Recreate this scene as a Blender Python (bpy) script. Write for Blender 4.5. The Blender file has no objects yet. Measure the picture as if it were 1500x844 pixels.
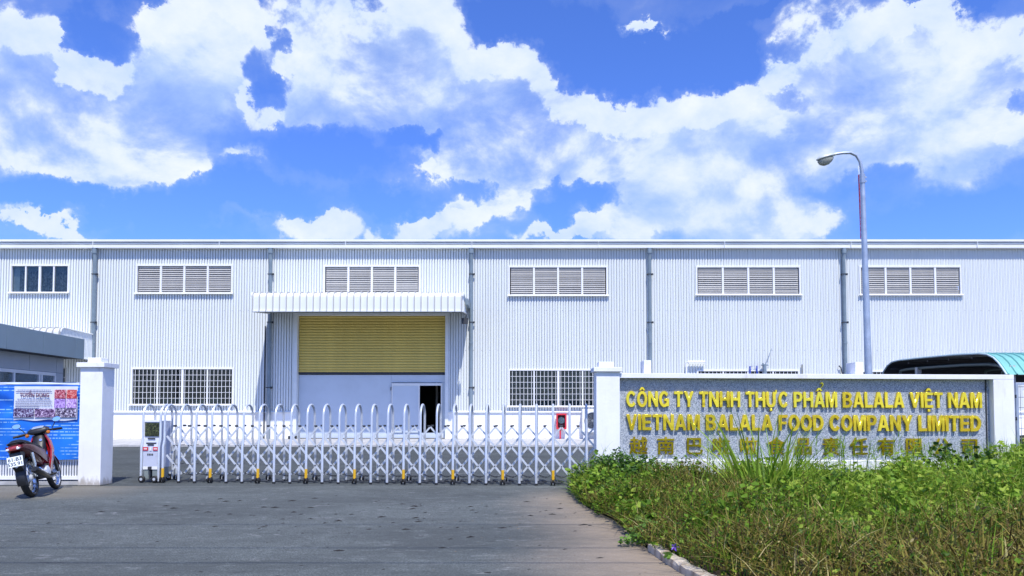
import bpy, bmesh, math, random
import numpy as np
from mathutils import Vector, Matrix, Euler
random.seed(7); rng = np.random.default_rng(7)
sc = bpy.context.scene
C = sc.collection
R = math.radians

# ---------------------------------------------------------------- camera
H = 1.55; FPX = 1110.0; TILT = math.atan(0.044)
cd = bpy.data.cameras.new('camera'); cam = bpy.data.objects.new('camera', cd); C.objects.link(cam)
cam.location = (0, 0, H); cam.rotation_euler = (math.pi/2 + TILT, 0, 0)
cd.sensor_width = 36; cd.lens = 36*FPX/1500; cd.shift_y = 127/1500; cd.clip_start = .1; cd.clip_end = 4000
sc.camera = cam
def at(px, py, Y):
    """place in the world that lies Y metres ahead at a picture direction"""
    u = (px-750)/FPX; v = (549-py)/FPX
    dy = math.cos(TILT)-v*math.sin(TILT); dz = math.sin(TILT)+v*math.cos(TILT)
    k = Y/dy
    return Vector((u*k, Y, H+dz*k))
def ax(px, Y, py=600): return at(px, py, Y).x
def az_(py, Y): return at(750, py, Y).z

# ---------------------------------------------------------------- light
SUN = Vector((-.25, 1.0, -1.75)).normalized()          # direction the light travels
sun_el = math.asin(-SUN.z); sun_az = math.atan2(-SUN.x, -SUN.y)   # azimuth from +Y towards +X of the sun itself
sl = bpy.data.lights.new('sun', 'SUN'); sl.energy = 4.6; sl.angle = R(.55); sl.color = (1, .955, .87)
so = bpy.data.objects.new('sun', sl); C.objects.link(so); so.rotation_euler = SUN.to_track_quat('-Z', 'Y').to_euler(); so.location = (0, -10, 30)
sc.view_settings.view_transform = 'Standard'; sc.view_settings.look = 'None'
sc.view_settings.exposure = 0.20; sc.view_settings.gamma = 1
sc.cycles.max_bounces = 8; sc.cycles.transparent_max_bounces = 16

# ---------------------------------------------------------------- node helpers
class NT:
    def __init__(s, tree): s.t = tree
    def n(s, typ, **kw):
        nd = s.t.nodes.new(typ)
        for k, v in kw.items(): setattr(nd, k, v)
        return nd
    def link(s, a, b): s.t.links.new(a, b)
    def put(s, v, sock):
        if isinstance(v, bpy.types.NodeSocket): s.link(v, sock)
        else: sock.default_value = v
    def m(s, op, a, b=0.0, c=None, clamp=False):
        nd = s.n('ShaderNodeMath', operation=op, use_clamp=clamp)
        s.put(a, nd.inputs[0]); s.put(b, nd.inputs[1])
        if c is not None: s.put(c, nd.inputs[2])
        return nd.outputs[0]
    def vm(s, op, a, b=(0, 0, 0)):
        nd = s.n('ShaderNodeVectorMath', operation=op)
        s.put(a, nd.inputs[0]); s.put(b, nd.inputs[1])
        return nd.outputs['Value'] if op in ('DOT_PRODUCT', 'LENGTH') else nd.outputs[0]
    def mix(s, f, a, b, bt='MIX'):
        nd = s.n('ShaderNodeMix', data_type='RGBA', blend_type=bt)
        s.put(f, nd.inputs[0]); s.put(a, nd.inputs[6]); s.put(b, nd.inputs[7])
        return nd.outputs[2]
    def noise(s, vec, scale, detail=2, rough=.5, dist=0):
        nd = s.n('ShaderNodeTexNoise'); s.put(vec, nd.inputs['Vector'])
        nd.inputs['Scale'].default_value = scale; nd.inputs['Detail'].default_value = detail
        nd.inputs['Roughness'].default_value = rough; nd.inputs['Distortion'].default_value = dist
        return nd.outputs['Fac']
    def ramp(s, f, stops, interp='LINEAR'):
        nd = s.n('ShaderNodeValToRGB'); cr = nd.color_ramp; cr.interpolation = interp
        while len(cr.elements) < len(stops): cr.elements.new(.5)
        for e, (p, c) in zip(cr.elements, stops):
            e.position = p; e.color = (c, c, c, 1) if isinstance(c, (int, float)) else (*c, 1)
        s.put(f, nd.inputs[0]); return nd.outputs[0]
    def mapr(s, f, a, b, c=0, d=1, smooth=True):
        nd = s.n('ShaderNodeMapRange', interpolation_type='SMOOTHSTEP' if smooth else 'LINEAR')
        s.put(f, nd.inputs[0])
        for i, v in enumerate((a, b, c, d)): nd.inputs[i+1].default_value = v
        return nd.outputs[0]

# ---------------------------------------------------------------- world
def ae(px, py):
    d = at(px, py, 1.0)-Vector((0, 0, H))
    return math.atan2(d.x, d.y), math.atan2(d.z, math.hypot(d.x, d.y))
POS = [(60,150,150,95,1),(190,150,150,100,1),(310,60,75,75,1),(150,225,140,42,1),(255,225,40,30,.8),(20,70,45,45,1),(350,20,40,40,.8),
       (470,30,60,60,.9),(520,110,120,72,1),(430,165,60,26,.8),(610,60,70,75,1),(640,150,90,50,.9),
       (745,115,70,48,1),(700,160,110,42,1),(830,175,110,50,1),(930,205,120,48,1),(680,235,110,26,1),(1050,165,75,38,1),(800,245,150,22,.9),
       (1230,75,80,62,1),(1150,110,45,24,1),(1330,60,80,62,1),(1450,90,80,52,1),(1330,150,180,60,1),(1260,215,130,50,.8),(1430,215,110,45,.8),(1130,190,60,30,.7),
       (975,285,65,34,1),(1060,300,110,62,1),(900,330,90,26,1),(820,345,60,12,.9),(1160,325,70,38,.8),(1080,240,50,30,.8),
       (465,336,50,18,1),(570,345,30,12,.8),(630,325,52,22,1),(690,308,50,18,1),(738,283,27,18,1),(60,322,75,13,1),(370,228,32,14,.7),
       (918,46,28,8,1),(955,33,26,9,1),(190,330,15,12,.5)]
NEG = [(95,45,26,26,1),(155,40,46,34,1),(225,12,26,18,.8),(392,118,24,46,1.2),(412,45,12,24,.8),(735,28,42,32,1.4),(830,50,60,36,1.2),
       (900,95,72,42,1.2),(985,80,80,42,1.3),(1065,72,36,48,1.3),(1080,18,40,22,1),(1145,12,26,12,.9),(1450,5,40,14,.9),(1340,5,16,12,.8),
       (500,235,95,30,1),(600,200,32,18,1),(340,285,120,28,1),(200,295,160,18,1),(250,340,110,22,1),(560,292,60,20,1),
       (860,280,50,20,.9),(800,312,26,22,1),(590,322,14,12,.6),(1400,320,120,34,1.1),(1290,270,60,22,.6),(20,290,90,14,1),(1490,150,14,14,.3)]
w = bpy.data.worlds.new('World'); sc.world = w; w.use_nodes = True
wt = w.node_tree; wt.nodes.clear(); N = NT(wt)
tc = N.n('ShaderNodeTexCoord'); dirv = tc.outputs['Generated']
sky = N.n('ShaderNodeTexSky', sky_type='NISHITA'); sky.sun_disc = False
sky.sun_elevation = sun_el; sky.sun_rotation = sun_az; sky.air_density = 1.0; sky.dust_density = .4; sky.ozone_density = 2.2; sky.altitude = 0
def density_group():
    g = bpy.data.node_groups.new('cloud_density', 'ShaderNodeTree')
    g.interface.new_socket('Dir', in_out='INPUT', socket_type='NodeSocketVector')
    g.interface.new_socket('Density', in_out='OUTPUT', socket_type='NodeSocketFloat')
    g.interface.new_socket('Puff', in_out='OUTPUT', socket_type='NodeSocketFloat')
    G = NT(g); gi = G.n('NodeGroupInput'); go = G.n('NodeGroupOutput')
    d = G.vm('NORMALIZE', gi.outputs[0])
    wn = G.n('ShaderNodeTexNoise'); G.put(d, wn.inputs['Vector']); wn.inputs['Scale'].default_value = 7; wn.inputs['Detail'].default_value = 5
    wv = G.vm('SUBTRACT', wn.outputs['Color'], (.5, .5, .5))
    wn2 = G.n('ShaderNodeTexNoise'); G.put(d, wn2.inputs['Vector']); wn2.inputs['Scale'].default_value = 17; wn2.inputs['Detail'].default_value = 7; wn2.inputs['Roughness'].default_value = .62
    wv2 = G.vm('SUBTRACT', wn2.outputs['Color'], (.5, .5, .5))
    d2 = G.vm('ADD', G.vm('ADD', d, G.vm('MULTIPLY', wv, (.07, .07, .05))), G.vm('MULTIPLY', wv2, (.095, .095, .095)))
    sep = G.n('ShaderNodeSeparateXYZ'); G.put(d2, sep.inputs[0])
    az = G.m('ARCTAN2', sep.outputs[0], sep.outputs[1])
    hy = G.m('SQRT', G.m('ADD', G.m('MULTIPLY', sep.outputs[0], sep.outputs[0]), G.m('MULTIPLY', sep.outputs[1], sep.outputs[1])))
    el = G.m('ARCTAN2', sep.outputs[2], hy)
    cb = G.n('ShaderNodeCombineXYZ'); G.put(az, cb.inputs[0]); G.put(el, cb.inputs[1]); p = cb.outputs[0]
    acc = None
    for sgn, lst in ((1, POS), (-1, NEG)):
        for (px, py, rx, ry, a) in lst:
            if a == 0: continue
            a0, e0 = ae(px, py); a1, _ = ae(px+rx, py); _, e1 = ae(px, py-ry)
            q = G.vm('SUBTRACT', p, (a0, e0, 0)); q = G.vm('MULTIPLY', q, (1/(a1-a0), 1/(e1-e0), 0))
            qq = G.vm('DOT_PRODUCT', q, q)
            ex = G.m('POWER', 2.0, G.m('MULTIPLY', G.m('MULTIPLY', qq, qq), -1.0))
            acc = G.m('MULTIPLY_ADD', ex, sgn*a, acc if acc is not None else 0.0)
    # outside the blobs' field the sky goes on as broken cumulus
    st = G.vm('MULTIPLY', d, (1, 1, 2.0))
    big = G.noise(st, 3.1, 4, .55)
    front = G.mapr(sep.outputs[1], .45, .72)
    out = G.m('MULTIPLY_ADD', big, 3.2, -1.55)
    acc = G.m('MAXIMUM', G.m('MINIMUM', acc, .75), -.9)
    base = G.m('ADD', G.m('MULTIPLY', acc, front), G.m('MULTIPLY', out, G.m('SUBTRACT', 1.0, front)))
    f1 = G.noise(G.vm('MULTIPLY', d, (1, 1, 1.4)), 8.0, 9, .58, .2)
    G.put(f1, go.inputs[1])
    f1 = G.m('MULTIPLY', G.m('SUBTRACT', f1, .5), 1.9)
    G.put(G.m('ADD', base, f1), go.inputs[0])
    return g
dg = density_group()
def dens(v):
    nd = N.n('ShaderNodeGroup'); nd.node_tree = dg; N.put(v, nd.inputs[0]); return nd.outputs[0], nd.outputs[1]
D0, P0 = dens(dirv); D1, P1 = dens(N.vm('ADD', dirv, (.010, -.008, .034)))
top = N.mapr(N.m('SUBTRACT', D0, D1), -.15, .5)
wid = N.m('MULTIPLY_ADD', top, -.62, 1.05)
mask = N.mapr(N.m('DIVIDE', N.m('SUBTRACT', D0, .12), wid), 0, 1)
soft = N.mapr(D0, -.6, .4)
emb = N.m('MULTIPLY', N.m('SUBTRACT', P0, P1), 1.7)
lit = N.m('ADD', N.m('ADD', emb, .26), N.m('MULTIPLY', top, .26), clamp=True)
thick = N.mapr(D0, .5, 1.5)
skyc = N.mix(1.0, sky.outputs[0], (.70, 1.05, 2.05, 1), 'MULTIPLY')
ccol = N.mix(lit, (4.5, 6.1, 9.4, 1), (8.6, 9.0, 9.4, 1))
ccol = N.mix(N.m('MULTIPLY', thick, .15), ccol, (6.6, 7.6, 9.5, 1))
vis = N.m('ADD', N.m('MULTIPLY', mask, .86), N.m('MULTIPLY', soft, .12), clamp=True)
sepd = N.n('ShaderNodeSeparateXYZ'); N.put(dirv, sepd.inputs[0])
skyc = N.mix(N.mapr(sepd.outputs[2], .16, .0, 0, .8), skyc, (8.4, 8.9, 9.7, 1))
fin = N.mix(vis, skyc, ccol)
bg = N.n('ShaderNodeBackground'); N.put(fin, bg.inputs[0]); bg.inputs[1].default_value = .1
ow = N.n('ShaderNodeOutputWorld'); N.link(bg.outputs[0], ow.inputs[0])

# ---------------------------------------------------------------- materials
MATS = {}
def mat(name, col, rough=.6, metal=0.0, var=.12, vscale=3.0, bump=0.0, bscale=40, spec=.5, coat=0.0, dirt=None):
    if name in MATS: return MATS[name]
    m = bpy.data.materials.new(name); m.use_nodes = True; t = m.node_tree; n = NT(t)
    b = t.nodes['Principled BSDF']
    tcn = n.n('ShaderNodeTexCoord'); v = tcn.outputs['Object']
    f = n.noise(v, vscale, 4, .6)
    c0 = tuple(max(0, c*(1-var)) for c in col)+(1,); c1 = tuple(min(1, c*(1+var*.6)) for c in col)+(1,)
    cc = n.mix(n.mapr(f, .3, .7), c0, c1)
    if dirt:
        geo = n.n('ShaderNodeNewGeometry')
        dn = n.noise(n.vm('MULTIPLY', geo.outputs['Position'], (1, 1, .35)), dirt[3], 5, .65)
        cc = n.mix(n.m('MULTIPLY', n.mapr(dn, dirt[1], dirt[2]), .85), cc, (*dirt[0], 1))
    if dirt and len(dirt) > 4:      # splash marks at the foot, streaks under the cap
        sz = n.n('ShaderNodeSeparateXYZ'); n.put(geo.outputs['Position'], sz.inputs[0])
        sn = n.noise(n.vm('MULTIPLY', geo.outputs['Position'], (9, 9, 2.5)), 1.0, 6, .7)
        foot = n.mapr(n.m('ADD', sz.outputs[2], n.m('MULTIPLY', n.m('SUBTRACT', sn, .5), .5)), .17, .0)
        cc = n.mix(n.m('MULTIPLY', foot, .75), cc, (.30, .26, .21, 1))
        st = n.noise(n.vm('MULTIPLY', geo.outputs['Position'], (16, 16, .5)), 1.0, 5, .7)
        cc = n.mix(n.m('MULTIPLY', n.mapr(st, .58, .72), .22), cc, (.40, .40, .38, 1))
    n.put(cc, b.inputs['Base Color'])
    n.put(n.mapr(f, .2, .8, max(.02, rough-.07), min(1, rough+.08)), b.inputs['Roughness'])
    b.inputs['Metallic'].default_value = metal; b.inputs['Specular IOR Level'].default_value = spec
    b.inputs['Coat Weight'].default_value = coat
    if bump:
        bn = n.n('ShaderNodeBump'); n.put(n.noise(v, bscale, 4, .6), bn.inputs['Height'])
        bn.inputs['Strength'].default_value = bump; bn.inputs['Distance'].default_value = .01
        n.put(bn.outputs[0], b.inputs['Normal'])
    MATS[name] = m; return m

def sheet_mat(name, col, rough=.45):
    m = bpy.data.materials.new(name); m.use_nodes = True; n = NT(m.node_tree); b = m.node_tree.nodes['Principled BSDF']
    g = n.n('ShaderNodeNewGeometry'); s = n.n('ShaderNodeSeparateXYZ'); n.put(g.outputs['Position'], s.inputs[0])
    ix = n.m('FLOOR', n.m('DIVIDE', s.outputs[0], 1.04))
    wn = n.n('ShaderNodeTexWhiteNoise', noise_dimensions='1D'); n.put(ix, wn.inputs['W'])
    st = n.noise(n.vm('MULTIPLY', g.outputs['Position'], (6, 1, .22)), 1.0, 5, .65)
    gr = n.noise(n.vm('MULTIPLY', g.outputs['Position'], (.35, 1, .5)), 1.0, 3, .5)
    f = n.m('ADD', n.m('MULTIPLY', wn.outputs[0], .10), n.m('ADD', n.m('MULTIPLY', st, .62), n.m('MULTIPLY', gr, .28)))
    cc = n.mix(n.mapr(f, .3, .9), tuple(c*.90 for c in col)+(1,), tuple(min(1, c*1.03) for c in col)+(1,))
    n.put(cc, b.inputs['Base Color']); b.inputs['Roughness'].default_value = rough
    MATS[name] = m; return m

def speckle_mat():
    m = bpy.data.materials.new('granite'); m.use_nodes = True; n = NT(m.node_tree); b = m.node_tree.nodes['Principled BSDF']
    v = n.n('ShaderNodeTexCoord').outputs['Object']
    a = n.noise(v, 55, 3, .7); c = n.noise(v, 26, 2, .6); d = n.noise(v, 1.3, 3, .5)
    col = n.ramp(a, [(0, (.05, .065, .09)), (.40, (.12, .15, .20)), (.47, (.32, .36, .43)), (.58, (.52, .56, .62)), (1, (.68, .71, .75))])
    col = n.mix(n.m('MULTIPLY', n.mapr(c, .58, .66), .7), col, (.16, .19, .25, 1))
    col = n.mix(n.m('MULTIPLY', n.mapr(d, .35, .7), .18), col, (.35, .36, .36, 1))
    n.put(col, b.inputs['Base Color']); b.inputs['Roughness'].default_value = .35
    MATS['granite'] = m; return m

def asphalt_mat(name, base, sandy):
    m = bpy.data.materials.new(name); m.use_nodes = True; n = NT(m.node_tree); b = m.node_tree.nodes['Principled BSDF']
    g = n.n('ShaderNodeNewGeometry'); v = g.outputs['Position']
    s = n.n('ShaderNodeSeparateXYZ'); n.put(v, s.inputs[0])
    big = n.noise(n.vm('MULTIPLY', v, (.5, 1.1, 1)), .55, 6, .6, .4)
    mid = n.noise(n.vm('MULTIPLY', v, (.9, 1.5, 1)), 2.6, 9, .72)
    fine = n.noise(v, 60, 5, .8)
    col = n.mix(n.mapr(big, .32, .68), tuple(c*.60 for c in base)+(1,), tuple(c*1.22 for c in base)+(1,))
    col = n.mix(n.m('MULTIPLY', n.mapr(mid, .5, .68), .65), col, tuple(c*1.6 for c in base)+(1,))
    col = n.mix(n.m('MULTIPLY', n.mapr(mid, .47, .30), .75), col, tuple(c*.55 for c in base)+(1,))
    col = n.mix(n.m('MULTIPLY', n.mapr(fine, .3, .62), .5), tuple(c*.45 for c in base)+(1,), col) if False else n.mix(n.mapr(fine, .60, .44, 0, .9), col, tuple(c*.35 for c in base)+(1,))
    # oil and tyre smears running across
    sm = n.noise(n.vm('MULTIPLY', v, (1.2, 3.6, 1)), 1.5, 7, .75)
    col = n.mix(n.m('MULTIPLY', n.mapr(sm, .57, .66), .7), col, (.035, .038, .038, 1))
    sc2 = n.noise(n.vm('MULTIPLY', v, (.9, 1.8, 1)), 2.4, 8, .78, 1.2)
    col = n.mix(n.m('MULTIPLY', n.mapr(sc2, .56, .70), .38), col, (.42, .43, .43, 1))
    if sandy:   # dry earth washed off the verge onto the road edge
        e = n.m('ADD', s.outputs[0], n.m('MULTIPLY', n.m('SUBTRACT', big, .5), 1.6))
        e = n.m('ADD', e, n.m('MULTIPLY', n.m('SUBTRACT', mid, .5), 1.0))
        ed = n.mapr(e, -.4, 1.9); yl = n.mapr(s.outputs[1], 15.5, 12.6)
        col = n.mix(n.m('MULTIPLY', n.m('MULTIPLY', ed, yl), .85), col, (.35, .27, .19, 1))
        e2 = n.mapr(n.m('ADD', s.outputs[0], n.m('MULTIPLY', mid, 1.4)), -5.6, -7.6)
        col = n.mix(n.m('MULTIPLY', n.m('MULTIPLY', e2, n.mapr(s.outputs[1], 12.6, 13.6)), .45), col, (.24, .21, .16, 1))
    n.put(col, b.inputs['Base Color']); b.inputs['Roughness'].default_value = .85
    bn = n.n('ShaderNodeBump'); n.put(n.m('ADD', fine, n.m('MULTIPLY', mid, 1.5)), bn.inputs['Height']); bn.inputs['Strength'].default_value = .7; bn.inputs['Distance'].default_value = .014
    n.put(bn.outputs[0], b.inputs['Normal'])
    MATS[name] = m; return m

def leaf_mat(name, stops, trans=.3, rough=.5):
    """colour of each leaf comes from its own random 'tone' value"""
    m = bpy.data.materials.new(name); m.use_nodes = True; n = NT(m.node_tree); b = m.node_tree.nodes['Principled BSDF']
    a = n.n('ShaderNodeAttribute', attribute_name='tone')
    col = n.ramp(a.outputs['Fac'], stops); n.put(col, b.inputs['Base Color']); b.inputs['Roughness'].default_value = rough; b.inputs['Specular IOR Level'].default_value = .18
    tr = n.n('ShaderNodeBsdfTranslucent'); n.put(col, tr.inputs[0])
    mx = n.n('ShaderNodeMixShader'); mx.inputs[0].default_value = trans
    n.link(b.outputs[0], mx.inputs[1]); n.link(tr.outputs[0], mx.inputs[2]); n.link(mx.outputs[0], m.node_tree.nodes['Material Output'].inputs[0])
    MATS[name] = m; return m

def glass_mat():
    m = bpy.data.materials.new('window_glass'); m.use_nodes = True; n = NT(m.node_tree)
    m.node_tree.nodes.remove(m.node_tree.nodes['Principled BSDF'])
    tr = n.n('ShaderNodeBsdfTransparent'); tr.inputs[0].default_value = (.72, .78, .78, 1)
    gl = n.n('ShaderNodeBsdfGlossy'); gl.inputs[0].default_value = (.9, .95, 1, 1); gl.inputs[1].default_value = .03
    fr = n.n('ShaderNodeFresnel'); fr.inputs[0].default_value = 1.5
    nz = n.noise(n.n('ShaderNodeTexCoord').outputs['Object'], 1.4, 2); bn = n.n('ShaderNodeBump'); n.put(nz, bn.inputs['Height']); bn.inputs['Strength'].default_value = .15; n.put(bn.outputs[0], gl.inputs['Normal'])
    f = n.m('MULTIPLY', fr.outputs[0], .8, clamp=True)
    mx = n.n('ShaderNodeMixShader'); n.put(f, mx.inputs[0]); n.link(tr.outputs[0], mx.inputs[1]); n.link(gl.outputs[0], mx.inputs[2])
    n.link(mx.outputs[0], m.node_tree.nodes['Material Output'].inputs[0]); MATS['glass'] = m; return m

wall_m = sheet_mat('white_profiled_steel', (.79, .83, .835))
plaster = mat('white_plaster', (.86, .87, .88), .85, var=.05, vscale=1.5, bump=.15, bscale=18, dirt=((.60, .58, .54), .58, .76, .9, 1))
pillar_m = mat('white_painted_masonry', (.83, .84, .86), .8, var=.05, vscale=2, bump=.2, bscale=14, dirt=((.50, .47, .42), .60, .78, 1.6, 1))
white = mat('white_paint', (.80, .81, .82), .45, var=.04)
trim = mat('white_trim_metal', (.76, .79, .80), .4, var=.05)
gutter_m = mat('pale_gutter_steel', (.80, .82, .82), .35, var=.06, vscale=.6)
pipe_m = mat('grey_blue_pvc', (.20, .26, .31), .45, var=.12)
louv_m = mat('louver_blade_grey', (.52, .515, .50), .5, var=.10, vscale=1.5)
olive = mat('olive_shutter_paint', (.66, .51, .13), .45, var=.08, vscale=1.2)
door_m = mat('pale_blue_door_paint', (.58, .65, .74), .5, var=.05, vscale=1)
dark_in = mat('dark_interior', (.05, .05, .055), .9)
black = mat('black_rubber', (.012, .012, .013), .6, var=.2)
blackp = mat('black_plastic', (.010, .010, .012), .4, var=.2, coat=.1)
alu = mat('satin_aluminium', (.66, .70, .76), .32, metal=.4, var=.08, vscale=6)
alu2 = mat('milled_aluminium', (.68, .72, .77), .38, metal=.35, var=.10, vscale=9)
chrome = mat('chrome', (.75, .76, .78), .12, metal=1, var=.05)
yellow = mat('yellow_reflector', (.80, .46, .02), .4)
redp = mat('red_paint', (.62, .03, .05), .35)
redbike = mat('red_gloss_panel', (.34, .006, .012), .22, coat=.6, var=.5, vscale=14)
maroon = mat('maroon_gloss_panel', (.085, .005, .009), .35, coat=.15)
acp = mat('grey_composite_panel', (.27, .36, .40), .4, metal=.1, var=.06, vscale=1.2)
acp2 = mat('light_grey_composite_panel', (.38, .43, .49), .45, metal=.1, var=.06, vscale=1.2)
conc = mat('weathered_concrete', (.46, .46, .46), .9, var=.25, vscale=2.5, bump=.4, bscale=25, dirt=((.25, .25, .25), .55, .75, 1.3))
kerbm = mat('kerb_concrete', (.52, .45, .35), .95, var=.3, vscale=6, bump=.9, bscale=22, dirt=((.22, .14, .09), .48, .68, 3.0))
galv = mat('galvanised_pole', (.46, .53, .62), .4, metal=.5, var=.14, vscale=5)
teal = mat('teal_roof_steel', (.19, .47, .43), .4, var=.08)
darksteel = mat('dark_steel', (.035, .04, .05), .6)
gold = None
granite = speckle_mat(); glass = glass_mat()
soil = mat('dry_soil', (.13, .085, .05), .95, var=.35, vscale=4, bump=.8, bscale=20)
field = mat('dark_grass_field', (.05, .07, .02), .95, var=.45, vscale=.6, bump=.6, bscale=6)
asph = asphalt_mat('worn_driveway', (.130, .150, .145), True)
yardm = asphalt_mat('yard_asphalt', (.085, .100, .100), False)

# ---------------------------------------------------------------- mesh helpers
class MB:
    def __init__(s): s.v = []; s.f = []; s.mi = []
    def add(s, vs, fs, mi=0):
        k = len(s.v); s.v += [tuple(v) for v in vs]; s.f += [tuple(i+k for i in f) for f in fs]; s.mi += [mi]*len(fs); return s
    def box(s, x0, x1, y0, y1, z0, z1, mi=0):
        x0, x1 = sorted((x0, x1)); y0, y1 = sorted((y0, y1)); z0, z1 = sorted((z0, z1))
        return s.add([(x0,y0,z0),(x1,y0,z0),(x1,y1,z0),(x0,y1,z0),(x0,y0,z1),(x1,y0,z1),(x1,y1,z1),(x0,y1,z1)],
                     [(0,3,2,1),(4,5,6,7),(0,1,5,4),(1,2,6,5),(2,3,7,6),(3,0,4,7)], mi)
    def prismx(s, prof, x0, x1, mi=0, cap=True):     # prof: (y,z) closed ring
        n = len(prof); vs = [(x0, y, z) for y, z in prof]+[(x1, y, z) for y, z in prof]
        fs = [(i, (i+1) % n, n+(i+1) % n, n+i) for i in range(n)]
        if cap: fs += [tuple(range(n))[::-1], tuple(range(n, 2*n))]
        return s.add(vs, fs, mi)
    def prismz(s, prof, z0, z1, mi=0):
        n = len(prof); vs = [(x, y, z0) for x, y in prof]+[(x, y, z1) for x, y in prof]
        return s.add(vs, [(i, (i+1) % n, n+(i+1) % n, n+i) for i in range(n)]+[tuple(range(n))[::-1], tuple(range(n, 2*n))], mi)
    def prismy(s, prof, y0, y1, mi=0):
        n = len(prof); vs = [(x, y0, z) for x, z in prof]+[(x, y1, z) for x, z in prof]
        return s.add(vs, [(i, (i+1) % n, n+(i+1) % n, n+i) for i in range(n)]+[tuple(range(n))[::-1], tuple(range(n, 2*n))], mi)
    def tube(s, pts, r, n=8, mi=0, cap=True, flat=1.0):
        pts = [Vector(p) for p in pts]; rs = r if isinstance(r, (list, tuple)) else [r]*len(pts)
        rings = []; up = None
        for i, p in enumerate(pts):
            t = ((pts[min(i+1, len(pts)-1)]-pts[max(i-1, 0)])).normalized()
            if up is None:
                up = Vector((0, 0, 1)) if abs(t.z) < .9 else Vector((1, 0, 0))
            a = (up - t*up.dot(t)).normalized(); b = t.cross(a); up = a
            rings.append([p+a*math.cos(2*math.pi*k/n)*rs[i]+b*math.sin(2*math.pi*k/n)*rs[i]*flat for k in range(n)])
        vs = [v for r_ in rings for v in r_]; fs = []
        for i in range(len(pts)-1):
            for k in range(n):
                fs.append((i*n+k, i*n+(k+1) % n, (i+1)*n+(k+1) % n, (i+1)*n+k))
        if cap: fs += [tuple(range(n))[::-1], tuple(range((len(pts)-1)*n, len(pts)*n))]
        return s.add(vs, fs, mi)
    def rings(s, rs, mi=0, cap=True, close=False):
        n = len(rs[0]); vs = [v for r_ in rs for v in r_]; fs = []
        m = len(rs)
        for i in range(m if close else m-1):
            j = (i+1) % m
            for k in range(n): fs.append((i*n+k, i*n+(k+1) % n, j*n+(k+1) % n, j*n+k))
        if cap and not close: fs += [tuple(range(n))[::-1], tuple(range((m-1)*n, m*n))]
        return s.add(vs, fs, mi)
    def lathe(s, prof, c, axis, n=24, mi=0, close=False):   # prof (r, h) along axis through c
        axis = Vector(axis).normalized(); a = axis.orthogonal().normalized(); b = axis.cross(a); c = Vector(c)
        rs = [[c+axis*h+(a*math.cos(2*math.pi*k/n)+b*math.sin(2*math.pi*k/n))*r for k in range(n)] for r, h in prof]
        return s.rings(rs, mi, cap=not close, close=close)
    def mesh(s, name, mats, smooth=False, off=(0, 0, 0)):
        me = bpy.data.meshes.new(name); o = Vector(off)
        me.from_pydata([tuple(Vector(v)-o) for v in s.v], [], s.f)
        for m in (mats if isinstance(mats, (list, tuple)) else [mats]): me.materials.append(m)
        if any(s.mi): me.polygons.foreach_set('material_index', s.mi)
        bm = bmesh.new(); bm.from_mesh(me); bmesh.ops.recalc_face_normals(bm, faces=bm.faces); bm.to_mesh(me); bm.free()
        if smooth:
            me.polygons.foreach_set('use_smooth', [True]*len(me.polygons)); me.set_sharp_from_angle(angle=R(38))
        me.update(); return me

ORG = {}
def link(o, parent=None, loc=None):
    C.objects.link(o)
    if parent is not None: o.parent = parent
    if loc is not None: o.location = loc
    return o
def tagit(o, label=None, cat=None, group=None, kind=None):
    if label: o['label'] = label
    if cat: o['category'] = cat
    if group: o['group'] = group
    if kind: o['kind'] = kind
    return o
def thing(name, loc, label, cat, group=None, rotz=0):
    o = bpy.data.objects.new(name, None); o.empty_display_size = .2; link(o, None, loc); o.rotation_euler = (0, 0, rotz)
    ORG[o] = Vector(loc) if not rotz else Vector((0, 0, 0)); tagit(o, label, cat, group); return o
def build(mb, name, m, parent=None, label=None, smooth=False, kind=None, cat=None, group=None, bevel=0):
    """one mesh object; geometry in world coordinates (or in the thing's own when it is turned)"""
    off = ORG.get(parent, Vector((0, 0, 0))) if parent else Vector((0, 0, 0))
    me = mb.mesh(name, m, smooth, off); o = bpy.data.objects.new(name, me); link(o, parent)
    ORG[o] = off
    if bevel:
        b = o.modifiers.new('bevel', 'BEVEL'); b.width = bevel; b.segments = 2; b.limit_method = 'ANGLE'
    tagit(o, label, cat, group, kind); return o
def inst(me, name, parent, pos, rot=None, scale=None, label=None):
    o = bpy.data.objects.new(name, me); link(o, parent); o.location = Vector(pos)-ORG.get(parent, Vector((0, 0, 0)))
    if rot: o.rotation_euler = rot
    if scale: o.scale = scale
    ORG[o] = Vector(pos)
    if label: o['label'] = label
    return o

# ================================================================= SETTING
g = MB().add([(-1500,-1500,-.03),(1500,-1500,-.03),(1500,1500,-.03),(-1500,1500,-.03)], [(0,1,2,3)])
build(g, 'ground', field, kind='structure')
EDGE = [(1.15,15.2),(1.12,13.2),(1.17,12.0),(1.42,10.5),(1.47,9.2),(1.50,8.2),(1.56,7.6),(1.63,7.0),(1.80,6.2),(2.1,5.2),(2.6,4.2),(3.4,3.4),(4.6,2.7),(6.5,2.3),(30,2.0)]
g = MB(); ring = [(-60,-6)]+[(60,-6),(60,2.0)]+EDGE[::-1]+[(-60,15.2)]
g.add([(x, y, -.004) for x, y in ring], [tuple(range(len(ring)))])
build(g, 'driveway', asph, kind='structure')
F = 36.0
g = MB().add([(-60,15.2,-.006),(60,15.2,-.006),(60,F+.5,-.006),(-60,F+.5,-.006)], [(0,1,2,3)])
build(g, 'yard', yardm, kind='structure')
g = MB(); g.prismx([(30.6,-.01),(30.6,.06),(F+.05,.10),(F+.05,-.01)], -40, 40)
build(g, 'concrete_apron', conc, kind='structure')

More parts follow.
